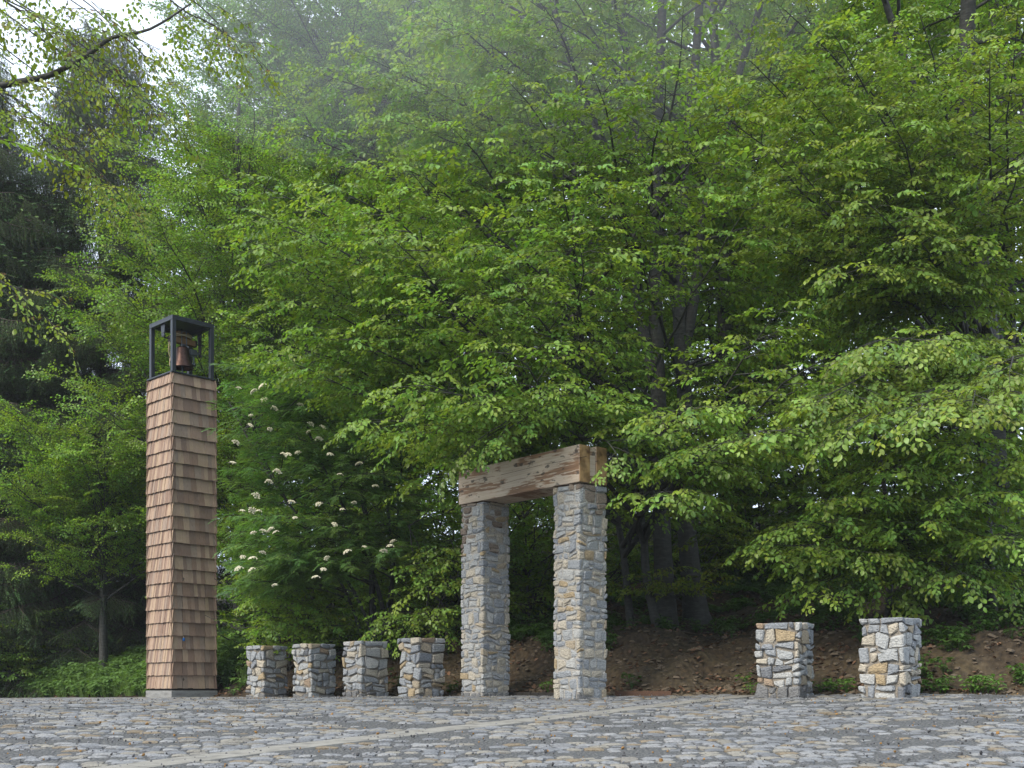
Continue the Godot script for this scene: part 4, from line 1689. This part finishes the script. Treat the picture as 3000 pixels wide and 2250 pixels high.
func low_beech() -> void:
	var t := thing("beech_tree", "low young beech with bright leaves hanging behind the two right-hand stubs", "tree")
	var tr := MB.new()
	var g := on_land(7.0, 17.4)
	var s1 := PackedVector3Array([g - Vector3(0, 0.1, 0), g + Vector3(-0.1, 1.2, 0.1), g + Vector3(-0.3, 2.6, 0.3), g + Vector3(-0.6, 4.2, 0.5)])
	stem(tr, s1, 0.07, 0.02, 9, 0.3)
	var g2 := on_land(5.6, 17.8)
	var s2 := PackedVector3Array([g2 - Vector3(0, 0.1, 0), g2 + Vector3(0, 1.0, 0.1), g2 + Vector3(-0.2, 2.2, 0.3), g2 + Vector3(-0.5, 3.4, 0.4)])
	stem(tr, s2, 0.055, 0.02, 9, 0.3)
	var cr := Crown.new()
	for e in [
		[2270, 1630, 13.6], [2360, 1560, 13.4], [2460, 1490, 13.3], [2640, 1400, 13.1], [2850, 1330, 12.9], [2960, 1600, 12.7], [2420, 1740, 13.8], [2620, 1770, 14.2], [2800, 1700, 13.4], [2530, 1640, 13.4], [2700, 1560, 13.0],
		[2900, 1480, 12.7], [2580, 1480, 13.6], [2980, 1380, 12.7], [2750, 1430, 13.6], [2860, 1600, 13.8], [2700, 1700, 14.2], [2950, 1740, 13.8], [2480, 1600, 14.2], [2380, 1660, 14.0], [2620, 1330, 13.8], [2780, 1290, 13.3],
	]:
		var tip := P(e[0], e[1] - 35.0, e[2] + 1.9)
		limb(cr, source([s1, s2], tip), tip, rf(0.012, 0.02), {"kind": "beech", "color": FRESH, "gap": 0.2, "gap3": 0.19, "spread": 0.3, "bare": 0.3, "most": 1.0})
	finish_tree(t, cr, "beech", M.bark, tr, 300)


func rowan() -> void:
	var t := thing("rowan_tree", "flowering rowan with feathery leaves and creamy blossom beside the bell tower", "tree")
	var g := on_land(-2.35, 21.4)
	var tr := MB.new()
	var stems := []
	for e in [[930, 1330, 21.2, 0.05], [1040, 1290, 21.6, 0.055], [1120, 1350, 21.8, 0.045], [1170, 1430, 22.0, 0.035], [850, 1480, 21.0, 0.035], [1010, 1200, 22.2, 0.05], [780, 1380, 21.3, 0.035]]:
		var foot := g + Vector3(rf(-0.25, 0.25), -0.1, rf(-0.2, 0.2))
		var tip := P(e[0], e[1], e[2])
		var pts := PackedVector3Array([foot, foot.lerp(tip, 0.3) + Vector3(0.12, 0.25, 0), foot.lerp(tip, 0.65) + Vector3(0.1, 0.15, 0), tip, tip + (tip - foot) * 0.35])
		stem(tr, pts, e[3], 0.012, 7, 0.2)
		stems.append(pts)
	var cr := Crown.new()
	var ends := []
	for k in 70:
		ends.append([rf(715, 1250), rf(1080, 1660), rf(19.6, 22.2)])
	for k in 16:
		ends.append([rf(720, 900), rf(1560, 1720), rf(19.6, 21)])
	ends.append([1240, 1590, 20.0])
	ends.append([1130, 1600, 20.0])
	ends.append([1010, 1640, 20.0])
	var tips := []
	for e in ends:
		if e[0] + (e[1] - 1080) * 0.2 > 1330:
			continue
		var tip := P(e[0], e[1], e[2])
		tips.append(tip)
		limb(cr, source(stems, tip), tip, rf(0.01, 0.018), {"kind": "pinnate", "color": Color(0.15, 0.285, 0.085), "gap": 0.24, "gap3": 0.17, "spread": 0.24, "size": 1.0, "bare": 0.3, "most": 0.8})
	finish_tree(t, cr, "pinnate", M.bark, tr)
	# flower heads
	var b := MB.new()
	for k in 46:
		var d := Vector3(rf(-1, 1), rf(0.0, 0.7), rf(-1, 1))
		d = Vector3(d.x, sqrt(maxf(0.0, 1.0 - d.x * d.x * 0.6 - d.z * d.z * 0.6)) * 0.8, d.z)
		b.blob(d * 0.05, Vector3.ONE * rf(0.009, 0.014))
	var head := b.mesh(M.petal)
	for q in [[700, 1140, 20.0], [770, 1135, 20.2], [745, 1150, 20.4], [690, 1300, 19.8], [733, 1250, 20.0], [790, 1260, 20.0], [845, 1335, 20.0], [905, 1268, 20.2], [935, 1290, 20.2], [945, 1255, 20.2], [788, 1415, 19.8], [812, 1385, 19.8], [710, 1500, 19.7], [738, 1498, 19.7], [757, 1500, 19.9], [750, 1455, 19.8], [772, 1560, 19.8], [795, 1555, 19.8], [808, 1562, 19.8], [743, 1565, 19.8], [712, 1635, 19.6], [740, 1640, 19.6], [770, 1622, 19.7], [700, 1670, 19.6], [738, 1672, 19.6], [958, 1638, 19.6], [1068, 1605, 19.8], [1018, 1620, 19.7], [1125, 1618, 19.9], [1143, 1603, 19.9], [1152, 1590, 19.9], [948, 1672, 19.6], [925, 1695, 19.6], [805, 1718, 19.6], [1003, 1495, 19.9], [996, 1393, 20.0], [1038, 1475, 20.0], [855, 1475, 19.9], [682, 1360, 19.8], [873, 1330, 20.1], [967, 1335, 20.0], [1052, 1362, 20.2], [1100, 1428, 20.2], [880, 1190, 20.4], [910, 1245, 20.3], [803, 1200, 20.2], [775, 1175, 20.2], [735, 1220, 20.0], [830, 1335, 20.0], [935, 1480, 20.0], [865, 1520, 19.9], [980, 1540, 19.9]]:
		var o := part("flower_head", head, t)
		o.position = P(q[0], q[1], q[2] - 0.45)
		o.basis = Basis.from_euler(Vector3(rf(0.2, 0.9), rf(0, TAU), rf(-0.3, 0.3))).scaled(Vector3.ONE * rf(0.7, 1.15))


func broad_tree(label: String, at: Vector2, high: float, lean: Vector2, r: float, kind: String, col: Color, limbs: int, reach: float, low: float, group := "", size := 1.0, gap := 0.4) -> void:
	var g := on_land(at.x, at.y)
	var t := thing("broadleaf_tree", label, "tree", Vector3.ZERO, 0.0, group)
	var tr := MB.new()
	var pts := PackedVector3Array()
	for i in 6:
		var f := i / 5.0
		pts.push_back(g + Vector3(lean.x * f * f + rf(-0.15, 0.15) * f, high * f - 0.15, lean.y * f * f + rf(-0.15, 0.15) * f))
	stem(tr, pts, r, r * 0.2, 9, 0.4)
	var cr := Crown.new()
	for k in limbs:
		var f := lerpf(low, 1.0, (k + rf(0, 1)) / limbs)
		var a := along(pts, maxf(0.06, f - 0.16))
		var az := k * 2.39996 + rf(-0.4, 0.4)
		var shape := sin(PI * clampf(pow((f - low) / (1.0 - low), 0.75) * 0.86 + 0.14, 0, 1))
		var ln := reach * (0.35 + 0.75 * shape) * rf(0.75, 1.15)
		var tip := a + Vector3(cos(az) * ln, ln * rf(0.3, 1.1), sin(az) * ln)
		limb(cr, a, tip, clampf(r * 0.25, 0.02, 0.06), {"kind": kind, "color": col, "gap": gap, "gap3": gap * 0.75, "spread": 0.33, "size": size, "most": 2.2, "bare": 0.2, "lift": 0.3 if kind == "small" else 0.05, "sag": 0.02 if kind == "small" else 0.12})
	finish_tree(t, cr, kind, M.bark, tr)


func spruce(label: String, at: Vector2, high: float, r: float, reach: float) -> void:
	var g := on_land(at.x, at.y)
	var t := thing("spruce_tree", label, "tree")
	var tr := MB.new()
	stem(tr, PackedVector3Array([g - Vector3(0, 0.2, 0), g + Vector3(0, high * 0.3, 0), g + Vector3(0.1, high * 0.7, 0), g + Vector3(0.1, high, 0)]), r, 0.02, 10, 0.5)
	var cr := Crown.new()
	var y := 1.6
	while y < high:
		var f := y / high
		var n := 7
		for k in n:
			var az := TAU * k / n + rf(-0.4, 0.4) + y
			var ln := reach * (pow(1.0 - f, 0.8)) * rf(0.7, 1.1) * (0.75 + 0.5 * smoothstep(0.0, 0.25, f)) + 0.25
			var a := g + Vector3(0.1 * f, y + rf(-0.2, 0.2), 0)
			var d := Vector3(cos(az), 0, sin(az))
			var e := a + d * ln + Vector3(0, -ln * lerpf(0.42, -0.1, f), 0)
			var p := curve(a, e, -0.12 if f < 0.75 else -0.02, 5, 0.01)
			cr.bark.tube(p, PackedFloat32Array([0.03, 0.026, 0.02, 0.014, 0.01, 0.005]), 4)
			var steps := maxi(2, int(ln / 0.22))
			for j in steps:
				var tt := lerpf(0.18, 1.0, (j + 0.8) / steps)
				var q := along(p, tt)
				var out := (along(p, tt) - along(p, tt - 0.1)).normalized()
				var ac := out.cross(Vector3.UP).normalized()
				for s in [-1.0, 1.0]:
					var dd: Vector3 = (out * 0.7 + ac * s * rf(0.4, 1.0) + Vector3(0, -0.25, 0)).normalized()
					put_spray(cr, "needle", q, dd, rf(1.0, 1.6), Color(0.1, 0.185, 0.06))
		y += 0.5
	finish_tree(t, cr, "needle", M.spruce_bark, tr)


func left_side() -> void:
	spruce("tall dark spruce standing behind the bell tower, its top lost in mist", Vector2(-11.4, 33.0), 17.4, 0.24, 3.9)
	spruce("dark spruce with drooping branches at the left edge", Vector2(-14.8, 32.0), 18.0, 0.25, 4.6)
	spruce("slim pale spruce farther off at the upper left edge", Vector2(-16.9, 40.0), 16.5, 0.22, 3.4)
	broad_tree("bright green hornbeam bush behind the left side of the bell tower", Vector2(-9.9, 29.0), 5.6, Vector2(0.4, 1.0), 0.12, "small", Color(0.245, 0.41, 0.065), 52, 2.7, 0.5, "", 1.05, 0.28)
	broad_tree("fresh green maple crown directly above the bell frame", Vector2(-6.5, 28.5), 13.0, Vector2(0.3, 1.0), 0.18, "small", Color(0.22, 0.37, 0.07), 90, 3.6, 0.3, "", 1.2, 0.34)
	broad_tree("tall maple with rising limbs left of the big beech, top in mist", Vector2(-5.2, 33.5), 20.0, Vector2(0.6, 0.4), 0.24, "small", Color(0.19, 0.34, 0.07), 110, 5.2, 0.3, "", 1.3, 0.38)
	broad_tree("tall maple far behind the rowan, crown in mist", Vector2(-2.8, 34.0), 22.0, Vector2(-0.4, 0.4), 0.25, "small", Color(0.19, 0.34, 0.07), 90, 5.6, 0.28, "", 1.3, 0.4)
	broad_tree("leafy young hornbeam between the bell tower and the rowan", Vector2(-4.5, 26.2), 9.5, Vector2(0.2, 0.4), 0.1, "small", Color(0.205, 0.345, 0.068), 66, 2.5, 0.12, "", 1.05, 0.28)


func overhang() -> void:
	# its trunk stands left of the picture; boughs reach in at the top
	var t := thing("beech_tree", "beech boughs with small new leaves reaching in at the upper left corner", "tree")
	var g := Vector3(-8.6, pave(-8.6, 12.5) - 0.1, -12.5)
	var tr := MB.new()
	var s := PackedVector3Array([g, g + Vector3(0.1, 3, 0), g + Vector3(0.0, 6, 0.1), g + Vector3(0.2, 9, 0), g + Vector3(0.3, 12.5, 0)])
	stem(tr, s, 0.24, 0.07, 12, 0.5)
	var cr := Crown.new()
	var col := Color(0.26, 0.35, 0.055)
	var o := {"kind": "young", "color": col, "gap": 0.24, "gap3": 0.17, "spread": 0.14, "most": 0.5, "bare": 0.45, "arch": 0.06}
	var main := pix([[-300, 330], [0, 252], [140, 222], [250, 165], [330, 110], [440, 85], [560, 10]], 12.0)
	stem(cr.bark, PackedVector3Array([along(s, 0.42)]) + main, 0.045, 0.008, 7)
	for e in [
		[400, 260, 12.2, 0], [480, 340, 12.4, 0], [310, 430, 12.0, 0], [640, 70, 12.6, 0], [690, 120, 12.8, 0], [300, 60, 12.0, 0], [150, 110, 11.4, 0], [180, 400, 11.6, 0], [350, 570, 12.2, 0], [60, 30, 11.0, 0], [430, 170, 11.8, 0], [40, 190, 11.0, 0], [300, 250, 11.8, 0], [230, 500, 12.0, 0], [90, 890, 11.0, 0],
	]:
		var tip := P(e[0], e[1], e[2])
		var a := P(e[0] - rf(420, 560), e[1] - rf(260, 420), e[2] - 0.2)
		limb(cr, a, tip, rf(0.008, 0.013), o)
		# tie every bough back to the trunk
		var back := curve(along(s, clampf((a.y - g.y) / 12.5 - 0.02, 0.2, 0.98)), a, 0.05, 6, 0.01)
		cr.bark.tube(back, PackedFloat32Array([0.03, 0.027, 0.024, 0.02, 0.017, 0.014, 0.012]), 5)
	# crown beyond the frame
	for k in 30:
		var f := rf(0.5, 1.0)
		var az := k * 2.39996
		var ln := rf(1.5, 3.0)
		if cos(az) > 0.0:
			continue
		limb(cr, along(s, f), along(s, f) + Vector3(cos(az) * ln, rf(0.2, 0.7) * ln, sin(az) * ln), 0.03, {"kind": "young", "color": col, "gap": 0.4, "gap3": 0.3, "spread": 0.3})
	finish_tree(t, cr, "young", M.bark, tr)
	# brown bud scales and faded catkins among the new leaves
	var b := MB.new()
	for k in 5:
		b.blob(rv() * 0.018, Vector3(0.005, 0.011, 0.005))
	var ck := b.mesh(M.litter)
	var w := []
	var tn := PackedColorArray()
	for v in 4:
		for x in cr.where[v]:
			if R.randf() < 0.8:
				w.append(Transform3D(Basis.from_euler(rv() * 2.0), x * Vector3(rf(0.02, 0.35), -0.02, rf(-0.08, 0.08))))
				tn.push_back(Color(0.2, 0.095, 0.03) * rf(0.8, 1.5))
	scatter("catkins", ck, w, tn, t)
	# a single twig hanging close to the camera
	var pts := pix([[-330, 330], [-120, 390], [0, 408], [70, 425], [140, 450], [225, 492]], 8.0)
	b = MB.new()
	b.tube(PackedVector3Array([along(s, 0.5)]) + pts, PackedFloat32Array([0.02, 0.008, 0.005, 0.004, 0.0032, 0.0025, 0.0015]), 5)
	part("low_twig", b.mesh(M.twig), t)
	for k in 22:
		var f := 0.36 + 0.64 * k / 21.0
		var p := along(pts, f)
		var sg := 1.0 if k % 2 else -1.0
		var d := Vector3(rf(0.5, 0.9), rf(-0.6, -0.1), sg * rf(0.3, 0.8)).normalized()
		b = MB.new()
		var gg := rf(0.85, 1.15)
		b.leaf(Transform3D.IDENTITY, rf(0.05, 0.068), rf(0.032, 0.044), 0.15, 0.15, Color(0.22 * gg, 0.36 * gg, 0.05))
		var o2 := part("leaf", b.mesh(M.leaf), t)
		o2.transform = Transform3D(leaf_pose(d, rf(-0.6, 0.6)), p)


func young_beech(label: String, at: Vector2, ends: Array) -> void:
	var t := thing("beech_sapling", label, "sapling")
	var g := on_land(at.x, at.y)
	var tr := MB.new()
	var stems := []
	for k in 3:
		var s := PackedVector3Array([g + Vector3(k * 0.1 - 0.1, -0.1, 0), g + Vector3(rf(-0.3, 0.3), 0.6, 0.1), g + Vector3(rf(-0.5, 0.5), 1.3, 0.2), g + Vector3(rf(-0.6, 0.6), 2.1, 0.3)])
		stem(tr, s, 0.02, 0.008, 6)
		stems.append(s)
	var cr := Crown.new()
	for e in ends:
		var tip := P(e[0], e[1], e[2])
		limb(cr, source(stems, tip), tip, rf(0.008, 0.014), {"kind": "beech", "color": FRESH, "gap": 0.2, "gap3": 0.18, "spread": 0.3, "bare": 0.15, "most": 0.6, "size": 0.9})
	finish_tree(t, cr, "beech", M.bark, tr)


func far_wood() -> void:
	young_beech("young beech with bright leaves between the last left stub and the gateway", Vector2(-1.2, 20.6), [[1300, 1600, 19.6], [1330, 1690, 19.6], [1250, 1720, 19.5], [1170, 1790, 19.8], [1200, 1850, 19.6], [1280, 1780, 19.6], [1130, 1830, 20.0], [1320, 1640, 19.9], [1230, 1650, 20.2], [1330, 1580, 20.4], [1290, 1500, 20.6]])
	young_beech("bushy young beech between the bell tower and the first stub", Vector2(-4.2, 22.7), [[720, 1790, 22.3], [780, 1740, 21.6], [860, 1760, 21.4], [740, 1860, 22.2], [700, 1900, 22.6], [820, 1830, 21.8], [900, 1800, 21.6], [700, 1740, 22.6], [740, 1690, 22.3], [690, 1840, 22.8], [960, 1830, 21.4], [1010, 1780, 21.4], [830, 1700, 21.6]])
	var names := "background trees in the dim wood"
	var spots := [
		[1.2, 25.0, 15.0, 0.16], [4.6, 25.5, 17.0, 0.2], [7.2, 26.5, 16.0, 0.18], [9.9, 24.5, 17.0, 0.22], [11.6, 28.0, 18.0, 0.24], [-0.6, 28.5, 17.0, 0.2], [5.8, 30.0, 19.0, 0.25], [3.0, 31.5, 19.0, 0.22],
		[8.8, 33.0, 20.0, 0.25], [13.5, 33.0, 20.0, 0.25], [0.4, 37.0, 21.0, 0.25], [5.5, 39.0, 22.0, 0.26], [11.0, 40.0, 22.0, 0.26], [-5.5, 42.0, 22.0, 0.26], [16.5, 38.0, 21.0, 0.26], [-1.5, 46.0, 22.0, 0.25],
	]
	for s in spots:
		var side := "behind the right-hand stubs" if s[0] > 5.0 else "behind the gateway" if s[0] > -1.0 else "behind the rowan"
		broad_tree("tall dark-stemmed beech in the shaded wood " + side, Vector2(s[0], s[1]), s[2], Vector2(rf(-0.6, 0.6), rf(-0.3, 0.6)), s[3], "beech", FRESH, 40 if s[1] < 32.0 else 26, 4.4, 0.2, names + " " + side, 1.5 if s[1] < 32.0 else 1.9, 0.55 if s[1] < 32.0 else 0.7)
	# shrubs that close the wood below the crowns
	var low := "shrub layer under the trees"
	for s in [[-1.6, 23.6, 3.2], [0.3, 22.6, 2.8], [-3.6, 24.2, 3.6], [1.6, 23.6, 3.0], [4.8, 23.2, 3.0], [6.4, 22.0, 3.4], [3.6, 25.0, 3.4], [8.4, 22.8, 3.6], [-5.4, 25.2, 3.4], [10.0, 21.0, 3.6], [-12.6, 34.5, 4.0], [-15.0, 36.0, 4.5], [2.6, 28.0, 4.0], [7.0, 28.0, 4.5], [-2.8, 29.0, 4.2], [11.5, 25.0, 4.0], [-9.5, 36.0, 4.5], [-0.9, 22.0, 2.2], [-4.2, 22.7, 2.2], [-0.8, 25.0, 5.5], [-3.0, 26.0, 5.5], [0.9, 26.5, 6.0], [3.4, 23.0, 4.6], [6.0, 24.5, 6.0], [9.0, 27.0, 6.5], [-1.5, 31.0, 7.0], [2.0, 33.0, 7.0], [5.0, 27.0, 6.0], [11.0, 30.0, 7.0], [7.6, 20.8, 3.8], [-12.4, 31.4, 1.6], [-14.8, 34.0, 2.6], [-13.0, 30.6, 1.2], [-3.2, 38.0, 9.0], [-1.0, 40.0, 9.0], [-5.2, 40.0, 9.0], [2.0, 42.0, 10.0], [6.0, 44.0, 10.0], [10.0, 44.0, 10.0]]:
		var side := "left of the bell tower" if s[0] < -7.0 else "behind the row of four stubs" if s[0] < -1.0 else "seen through and beside the gateway" if s[0] < 3.0 else "behind the right-hand stubs"
		broad_tree("leafy shrub of the shaded understorey " + side, Vector2(s[0], s[1]), s[2], Vector2(rf(-0.3, 0.3), 0.3), 0.035, "beech", FRESH, 18, 1.5, 0.08, low + " " + side, 1.05, 0.3)


# ------------------------------------------------------------------ low plants and litter
func build_undergrowth() -> void:
	# dead leaves
	var b := MB.new()
	b.leaf(Transform3D(Basis.IDENTITY, Vector3(-0.035, 0, 0)), 0.075, 0.05, 0.35, -0.3, Color.WHITE)
	var dead := b.mesh(M.litter)
	var w := []
	var tn := PackedColorArray()
	for k in 14000:
		var x := rf(-13.0, 8.5)
		var e := pow(R.randf(), 1.6) * 6.0 + 0.05
		var d := edge(x) + e / 0.72
		if x < -6.5 and R.randf() < 0.8:
			continue
		if NZ.get_noise_2d(x * 25.0, d * 25.0) < rf(-0.4, 0.5):
			continue
		w.append(Transform3D(Basis.from_euler(Vector3(rf(-0.5, 0.5), rf(0, TAU), rf(-0.5, 0.5))), on_land(x, d) + Vector3(0, 0.012, 0)))
		var g := rf(0.5, 1.4)
		tn.push_back(Color(0.15 * g, 0.08 * g, 0.045 * g))
	var lit := scatter("leaf_litter", dead, w, tn, self)
	stuff_thing(lit, "scattered brown dead beech leaves on the earth bank", "leaf litter")
	# small stones in the bank
	b = MB.new()
	b.hexa([Vector3(-.5, -.3, -.4), Vector3(.5, -.3, -.5), Vector3(-.4, .3, -.4), Vector3(.35, .4, -.3), Vector3(-.6, -.3, .5), Vector3(.5, -.3, .4), Vector3(-.3, .3, .3), Vector3(.4, .3, .4)], 0.1)
	var st := b.mesh(M.pebble)
	w = []
	tn = PackedColorArray()
	for k in 5200:
		var x := rf(-5.0, 7.5)
		var d := edge(x) + pow(R.randf(), 1.5) * 3.0 + 0.03
		var s := 0.014 + 0.075 * pow(R.randf(), 5.0)
		w.append(Transform3D(Basis.from_euler(Vector3(rf(-0.4, 0.4), rf(0, TAU), rf(-0.4, 0.4))).scaled_local(Vector3(s * 1.3, s * 0.7, s)), on_land(x, d) + Vector3(0, s * 0.1, 0)))
		tn.push_back(Color.WHITE)
	var pb := scatter("earth_stones", st, w, tn, self)
	stuff_thing(pb, "small brown stones and clods lying on the earth bank", "stones")
	# grass tuft
	b = MB.new()
	for k in 26:
		var a := rf(0, TAU)
		var h := rf(0.1, 0.26)
		var o := Vector3(cos(a), 0, sin(a))
		var p0 := o * rf(0, 0.05)
		var p1 := p0 + Vector3(0, h * 0.7, 0) + o * h * 0.25
		var p2 := p0 + Vector3(0, h * 0.85, 0) + o * h * 0.7
		var sd := o.cross(Vector3.UP) * 0.003
		var g := rf(0.8, 1.2)
		b.quad(p0 - sd, p1 - sd, p1 + sd, p0 + sd, Color(g, g, g))
		b.tri(p1 - sd, p2, p1 + sd, Color(g, g, g))
	var tuft := b.mesh(M.herb)
	# herb: rosette of stalked leaves
	var herbs := []
	for v in 3:
		b = MB.new()
		for k in 14:
			var a := k * 2.4 + rf(-0.3, 0.3)
			var h := rf(0.05, 0.2)
			var o := Vector3(cos(a), 0, sin(a))
			var p := o * rf(0.02, 0.13) + Vector3(0, h, 0)
			b.tube(PackedVector3Array([Vector3.ZERO, p * Vector3(0.4, 0.7, 0.4), p]), PackedFloat32Array([0.0025, 0.002, 0.001]), 3, Color(0.8, 0.9, 0.7))
			for q in 3:
				var d := (o.rotated(Vector3.UP, (q - 1) * 0.9) + Vector3(0, rf(-0.3, 0.25), 0)).normalized()
				var g := rf(0.8, 1.2)
				b.leaf(Transform3D(leaf_pose(d, rf(-0.3, 0.3)), p), rf(0.04, 0.075), rf(0.02, 0.042), 0.15, 0.3, Color(g, g, g))
		herbs.append(b.mesh(M.herb))
	var hw := [[], [], []]
	var ht := [PackedColorArray(), PackedColorArray(), PackedColorArray()]
	w = []
	tn = PackedColorArray()
	# grassy bank on the left
	for k in 9000:
		var x := rf(-16.5, -5.2)
		var e := R.randf() * 6.0 + 0.02
		var d := edge(x) + e / 0.72
		if x > -6.3 and e < 0.5 and absf(x + 5.8) < 0.4:
			continue
		var p := on_land(x, d)
		var fall := 1.0 - smoothstep(-6.4, -5.4, x)
		if R.randf() > 0.25 + 0.75 * fall:
			continue
		if R.randf() < 0.5:
			w.append(Transform3D(Basis(Vector3.UP, rf(0, TAU)).scaled_local(Vector3.ONE * rf(0.9, 2.0)), p))
			var g := rf(0.75, 1.25)
			tn.push_back(Color(0.17 * g, 0.26 * g, 0.07 * g))
		else:
			var v := R.randi() % 3
			hw[v].append(Transform3D(Basis(Vector3.UP, rf(0, TAU)).scaled_local(Vector3.ONE * rf(1.0, 2.2)), p))
			var g := rf(0.75, 1.25)
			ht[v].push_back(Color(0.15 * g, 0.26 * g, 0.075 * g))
	# herbs on the bank's brow and in the wood
	for k in 7000:
		var x := rf(-5.5, 9.0)
		var e := R.randf() * 9.0
		var d := edge(x) + e / 0.72
		var n := NZ.get_noise_2d(x * 14.0 + 70.0, d * 14.0)
		var thick := smoothstep(0.9, 1.6, e) * smoothstep(-0.15, 0.25, n)
		if x > 1.6 and x < 4.2:
			thick *= smoothstep(1.8, 3.2, e) * 0.7
		if x > 4.6:
			thick = maxf(thick, 0.6 * smoothstep(-0.2, 0.2, n) * smoothstep(0.1, 0.4, e))
		if R.randf() > thick + 0.02:
			continue
		var v := R.randi() % 3
		hw[v].append(Transform3D(Basis(Vector3.UP, rf(0, TAU)).scaled_local(Vector3.ONE * rf(0.6, 1.4)), on_land(x, d)))
		var g := rf(0.75, 1.25)
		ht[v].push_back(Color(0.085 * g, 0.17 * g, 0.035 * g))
	var gr := scatter("bank_grass", tuft, w, tn, self)
	stuff_thing(gr, "long green grass on the bank left of the bell tower", "grass")
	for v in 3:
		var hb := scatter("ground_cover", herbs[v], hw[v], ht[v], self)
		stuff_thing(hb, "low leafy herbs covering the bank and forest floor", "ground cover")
	# weeds on the bare bank at the right: one thing each
	for q in [[2450, 1905, 14.9], [2480, 1880, 15.1], [2425, 1935, 14.8], [2505, 1960, 14.6], [2460, 1975, 14.6], [2720, 1920, 14.3], [2790, 1935, 14.0], [2805, 2000, 13.7], [2870, 1880, 14.0], [2940, 1900, 13.6], [2960, 1990, 13.3], [2850, 2010, 13.5], [2180, 1920, 16.2], [2200, 2005, 15.6], [1605, 1975, 17.6], [2590, 1890, 15.0], [2980, 1930, 13.4], [2880, 1950, 13.8], [2745, 1975, 13.9]]:
		var x: float = (q[0] - 1500.0) / F * q[2]
		var t := thing("weed", "small leafy weed growing out of the bare earth bank", "plant", on_land(x, maxf(q[2], edge(x) + 0.05)), rf(0, TAU), "weeds on the bare earth bank")
		var o := part("leaves", herbs[R.randi() % 3], t)
		o.scale = Vector3.ONE * rf(0.7, 1.2)
		var hm: StandardMaterial3D = M.herb.duplicate()
		hm.albedo_color = lin(0.13, 0.25, 0.05)
		o.material_override = hm
	# ferns beside the beech stems
	b = MB.new()
	for k in 9:
		var a := TAU * k / 9.0 + rf(-0.2, 0.2)
		var o := Vector3(cos(a), 0, sin(a))
		var ln := rf(0.45, 0.7)
		for i in 16:
			var s := (i + 1) / 17.0
			var p := o * ln * s + Vector3(0, ln * (0.9 * s - 0.85 * s * s), 0)
			var ac := o.cross(Vector3.UP)
			var wd := 0.14 * sin(PI * pow(1.0 - s, 0.7)) + 0.02
			for sg in [-1.0, 1.0]:
				var g := rf(0.85, 1.15)
				b.leaf(Transform3D(leaf_pose((ac * sg + o * 0.35 + Vector3(0, -0.2, 0)).normalized(), 0.0), p), wd, 0.028, 0.1, 0.2, Color(g, g, g))
	var fern := b.mesh(M.herb)
	var fm: StandardMaterial3D = M.herb.duplicate()
	fm.albedo_color = lin(0.075, 0.16, 0.035)
	for q in [[2150, 22.0], [2190, 22.6], [2230, 21.6], [2110, 21.4], [2270, 22.4]]:
		var x: float = (q[0] - 1500.0) / F * q[1]
		var t := thing("fern", "green fern at the foot of the wood right of the beech stems", "fern", on_land(x, q[1]), rf(0, TAU), "ferns below the beech")
		part("fronds", fern, t, fm)
	# fallen sticks
	for q in [[2050, 19.2, 0.9, 0.3, "dead stick lying on the earth right of the beech stems"], [1760, 18.9, 0.8, 0.9, "dead stick leaning left of the beech stems"]]:
		var x: float = (q[0] - 1500.0) / F * q[1]
		var t := thing("fallen_branch", q[4], "branch", on_land(x, q[1]) + Vector3(0, 0.02, 0), q[3])
		b = MB.new()
		var pts := PackedVector3Array()
		for i in 6:
			var xx: float = (i / 5.0 - 0.5) * q[2]
			pts.push_back(Vector3(xx, 0.02 + rf(0, 0.04), rf(-0.04, 0.04)))
		b.tube(pts, PackedFloat32Array([0.02, 0.019, 0.017, 0.014, 0.011, 0.006]), 6)
		part("stick", b.mesh(M.dead), t)
		b = MB.new()
		b.tube(PackedVector3Array([pts[2], pts[2] + Vector3(0.15, 0.1, 0.08)]), PackedFloat32Array([0.009, 0.004]), 5)
		part("side_twig", b.mesh(M.dead), t)


# ------------------------------------------------------------------ drifting mist in the tree tops
func build_mist() -> void:
	for e in [[Vector3(-0.8, 12.2, -17.5), Vector3(12, 7, 7), 0.028], [Vector3(-9.0, 22.0, -30.0), Vector3(24, 17, 10), 0.006]]:
		var f := FogVolume.new()
		f.name = numbered("mist")
		f.shape = RenderingServer.FOG_VOLUME_SHAPE_ELLIPSOID
		f.size = e[1]
		f.position = e[0]
		var m := FogMaterial.new()
		m.albedo = Color(0.95, 0.97, 1.0)
		m.density = e[2]
		f.material = m
		f.set_meta("kind", "stuff")
		f.set_meta("label", "thin white mist drifting among the tree tops")
		f.set_meta("category", "mist")
		add_child(f)
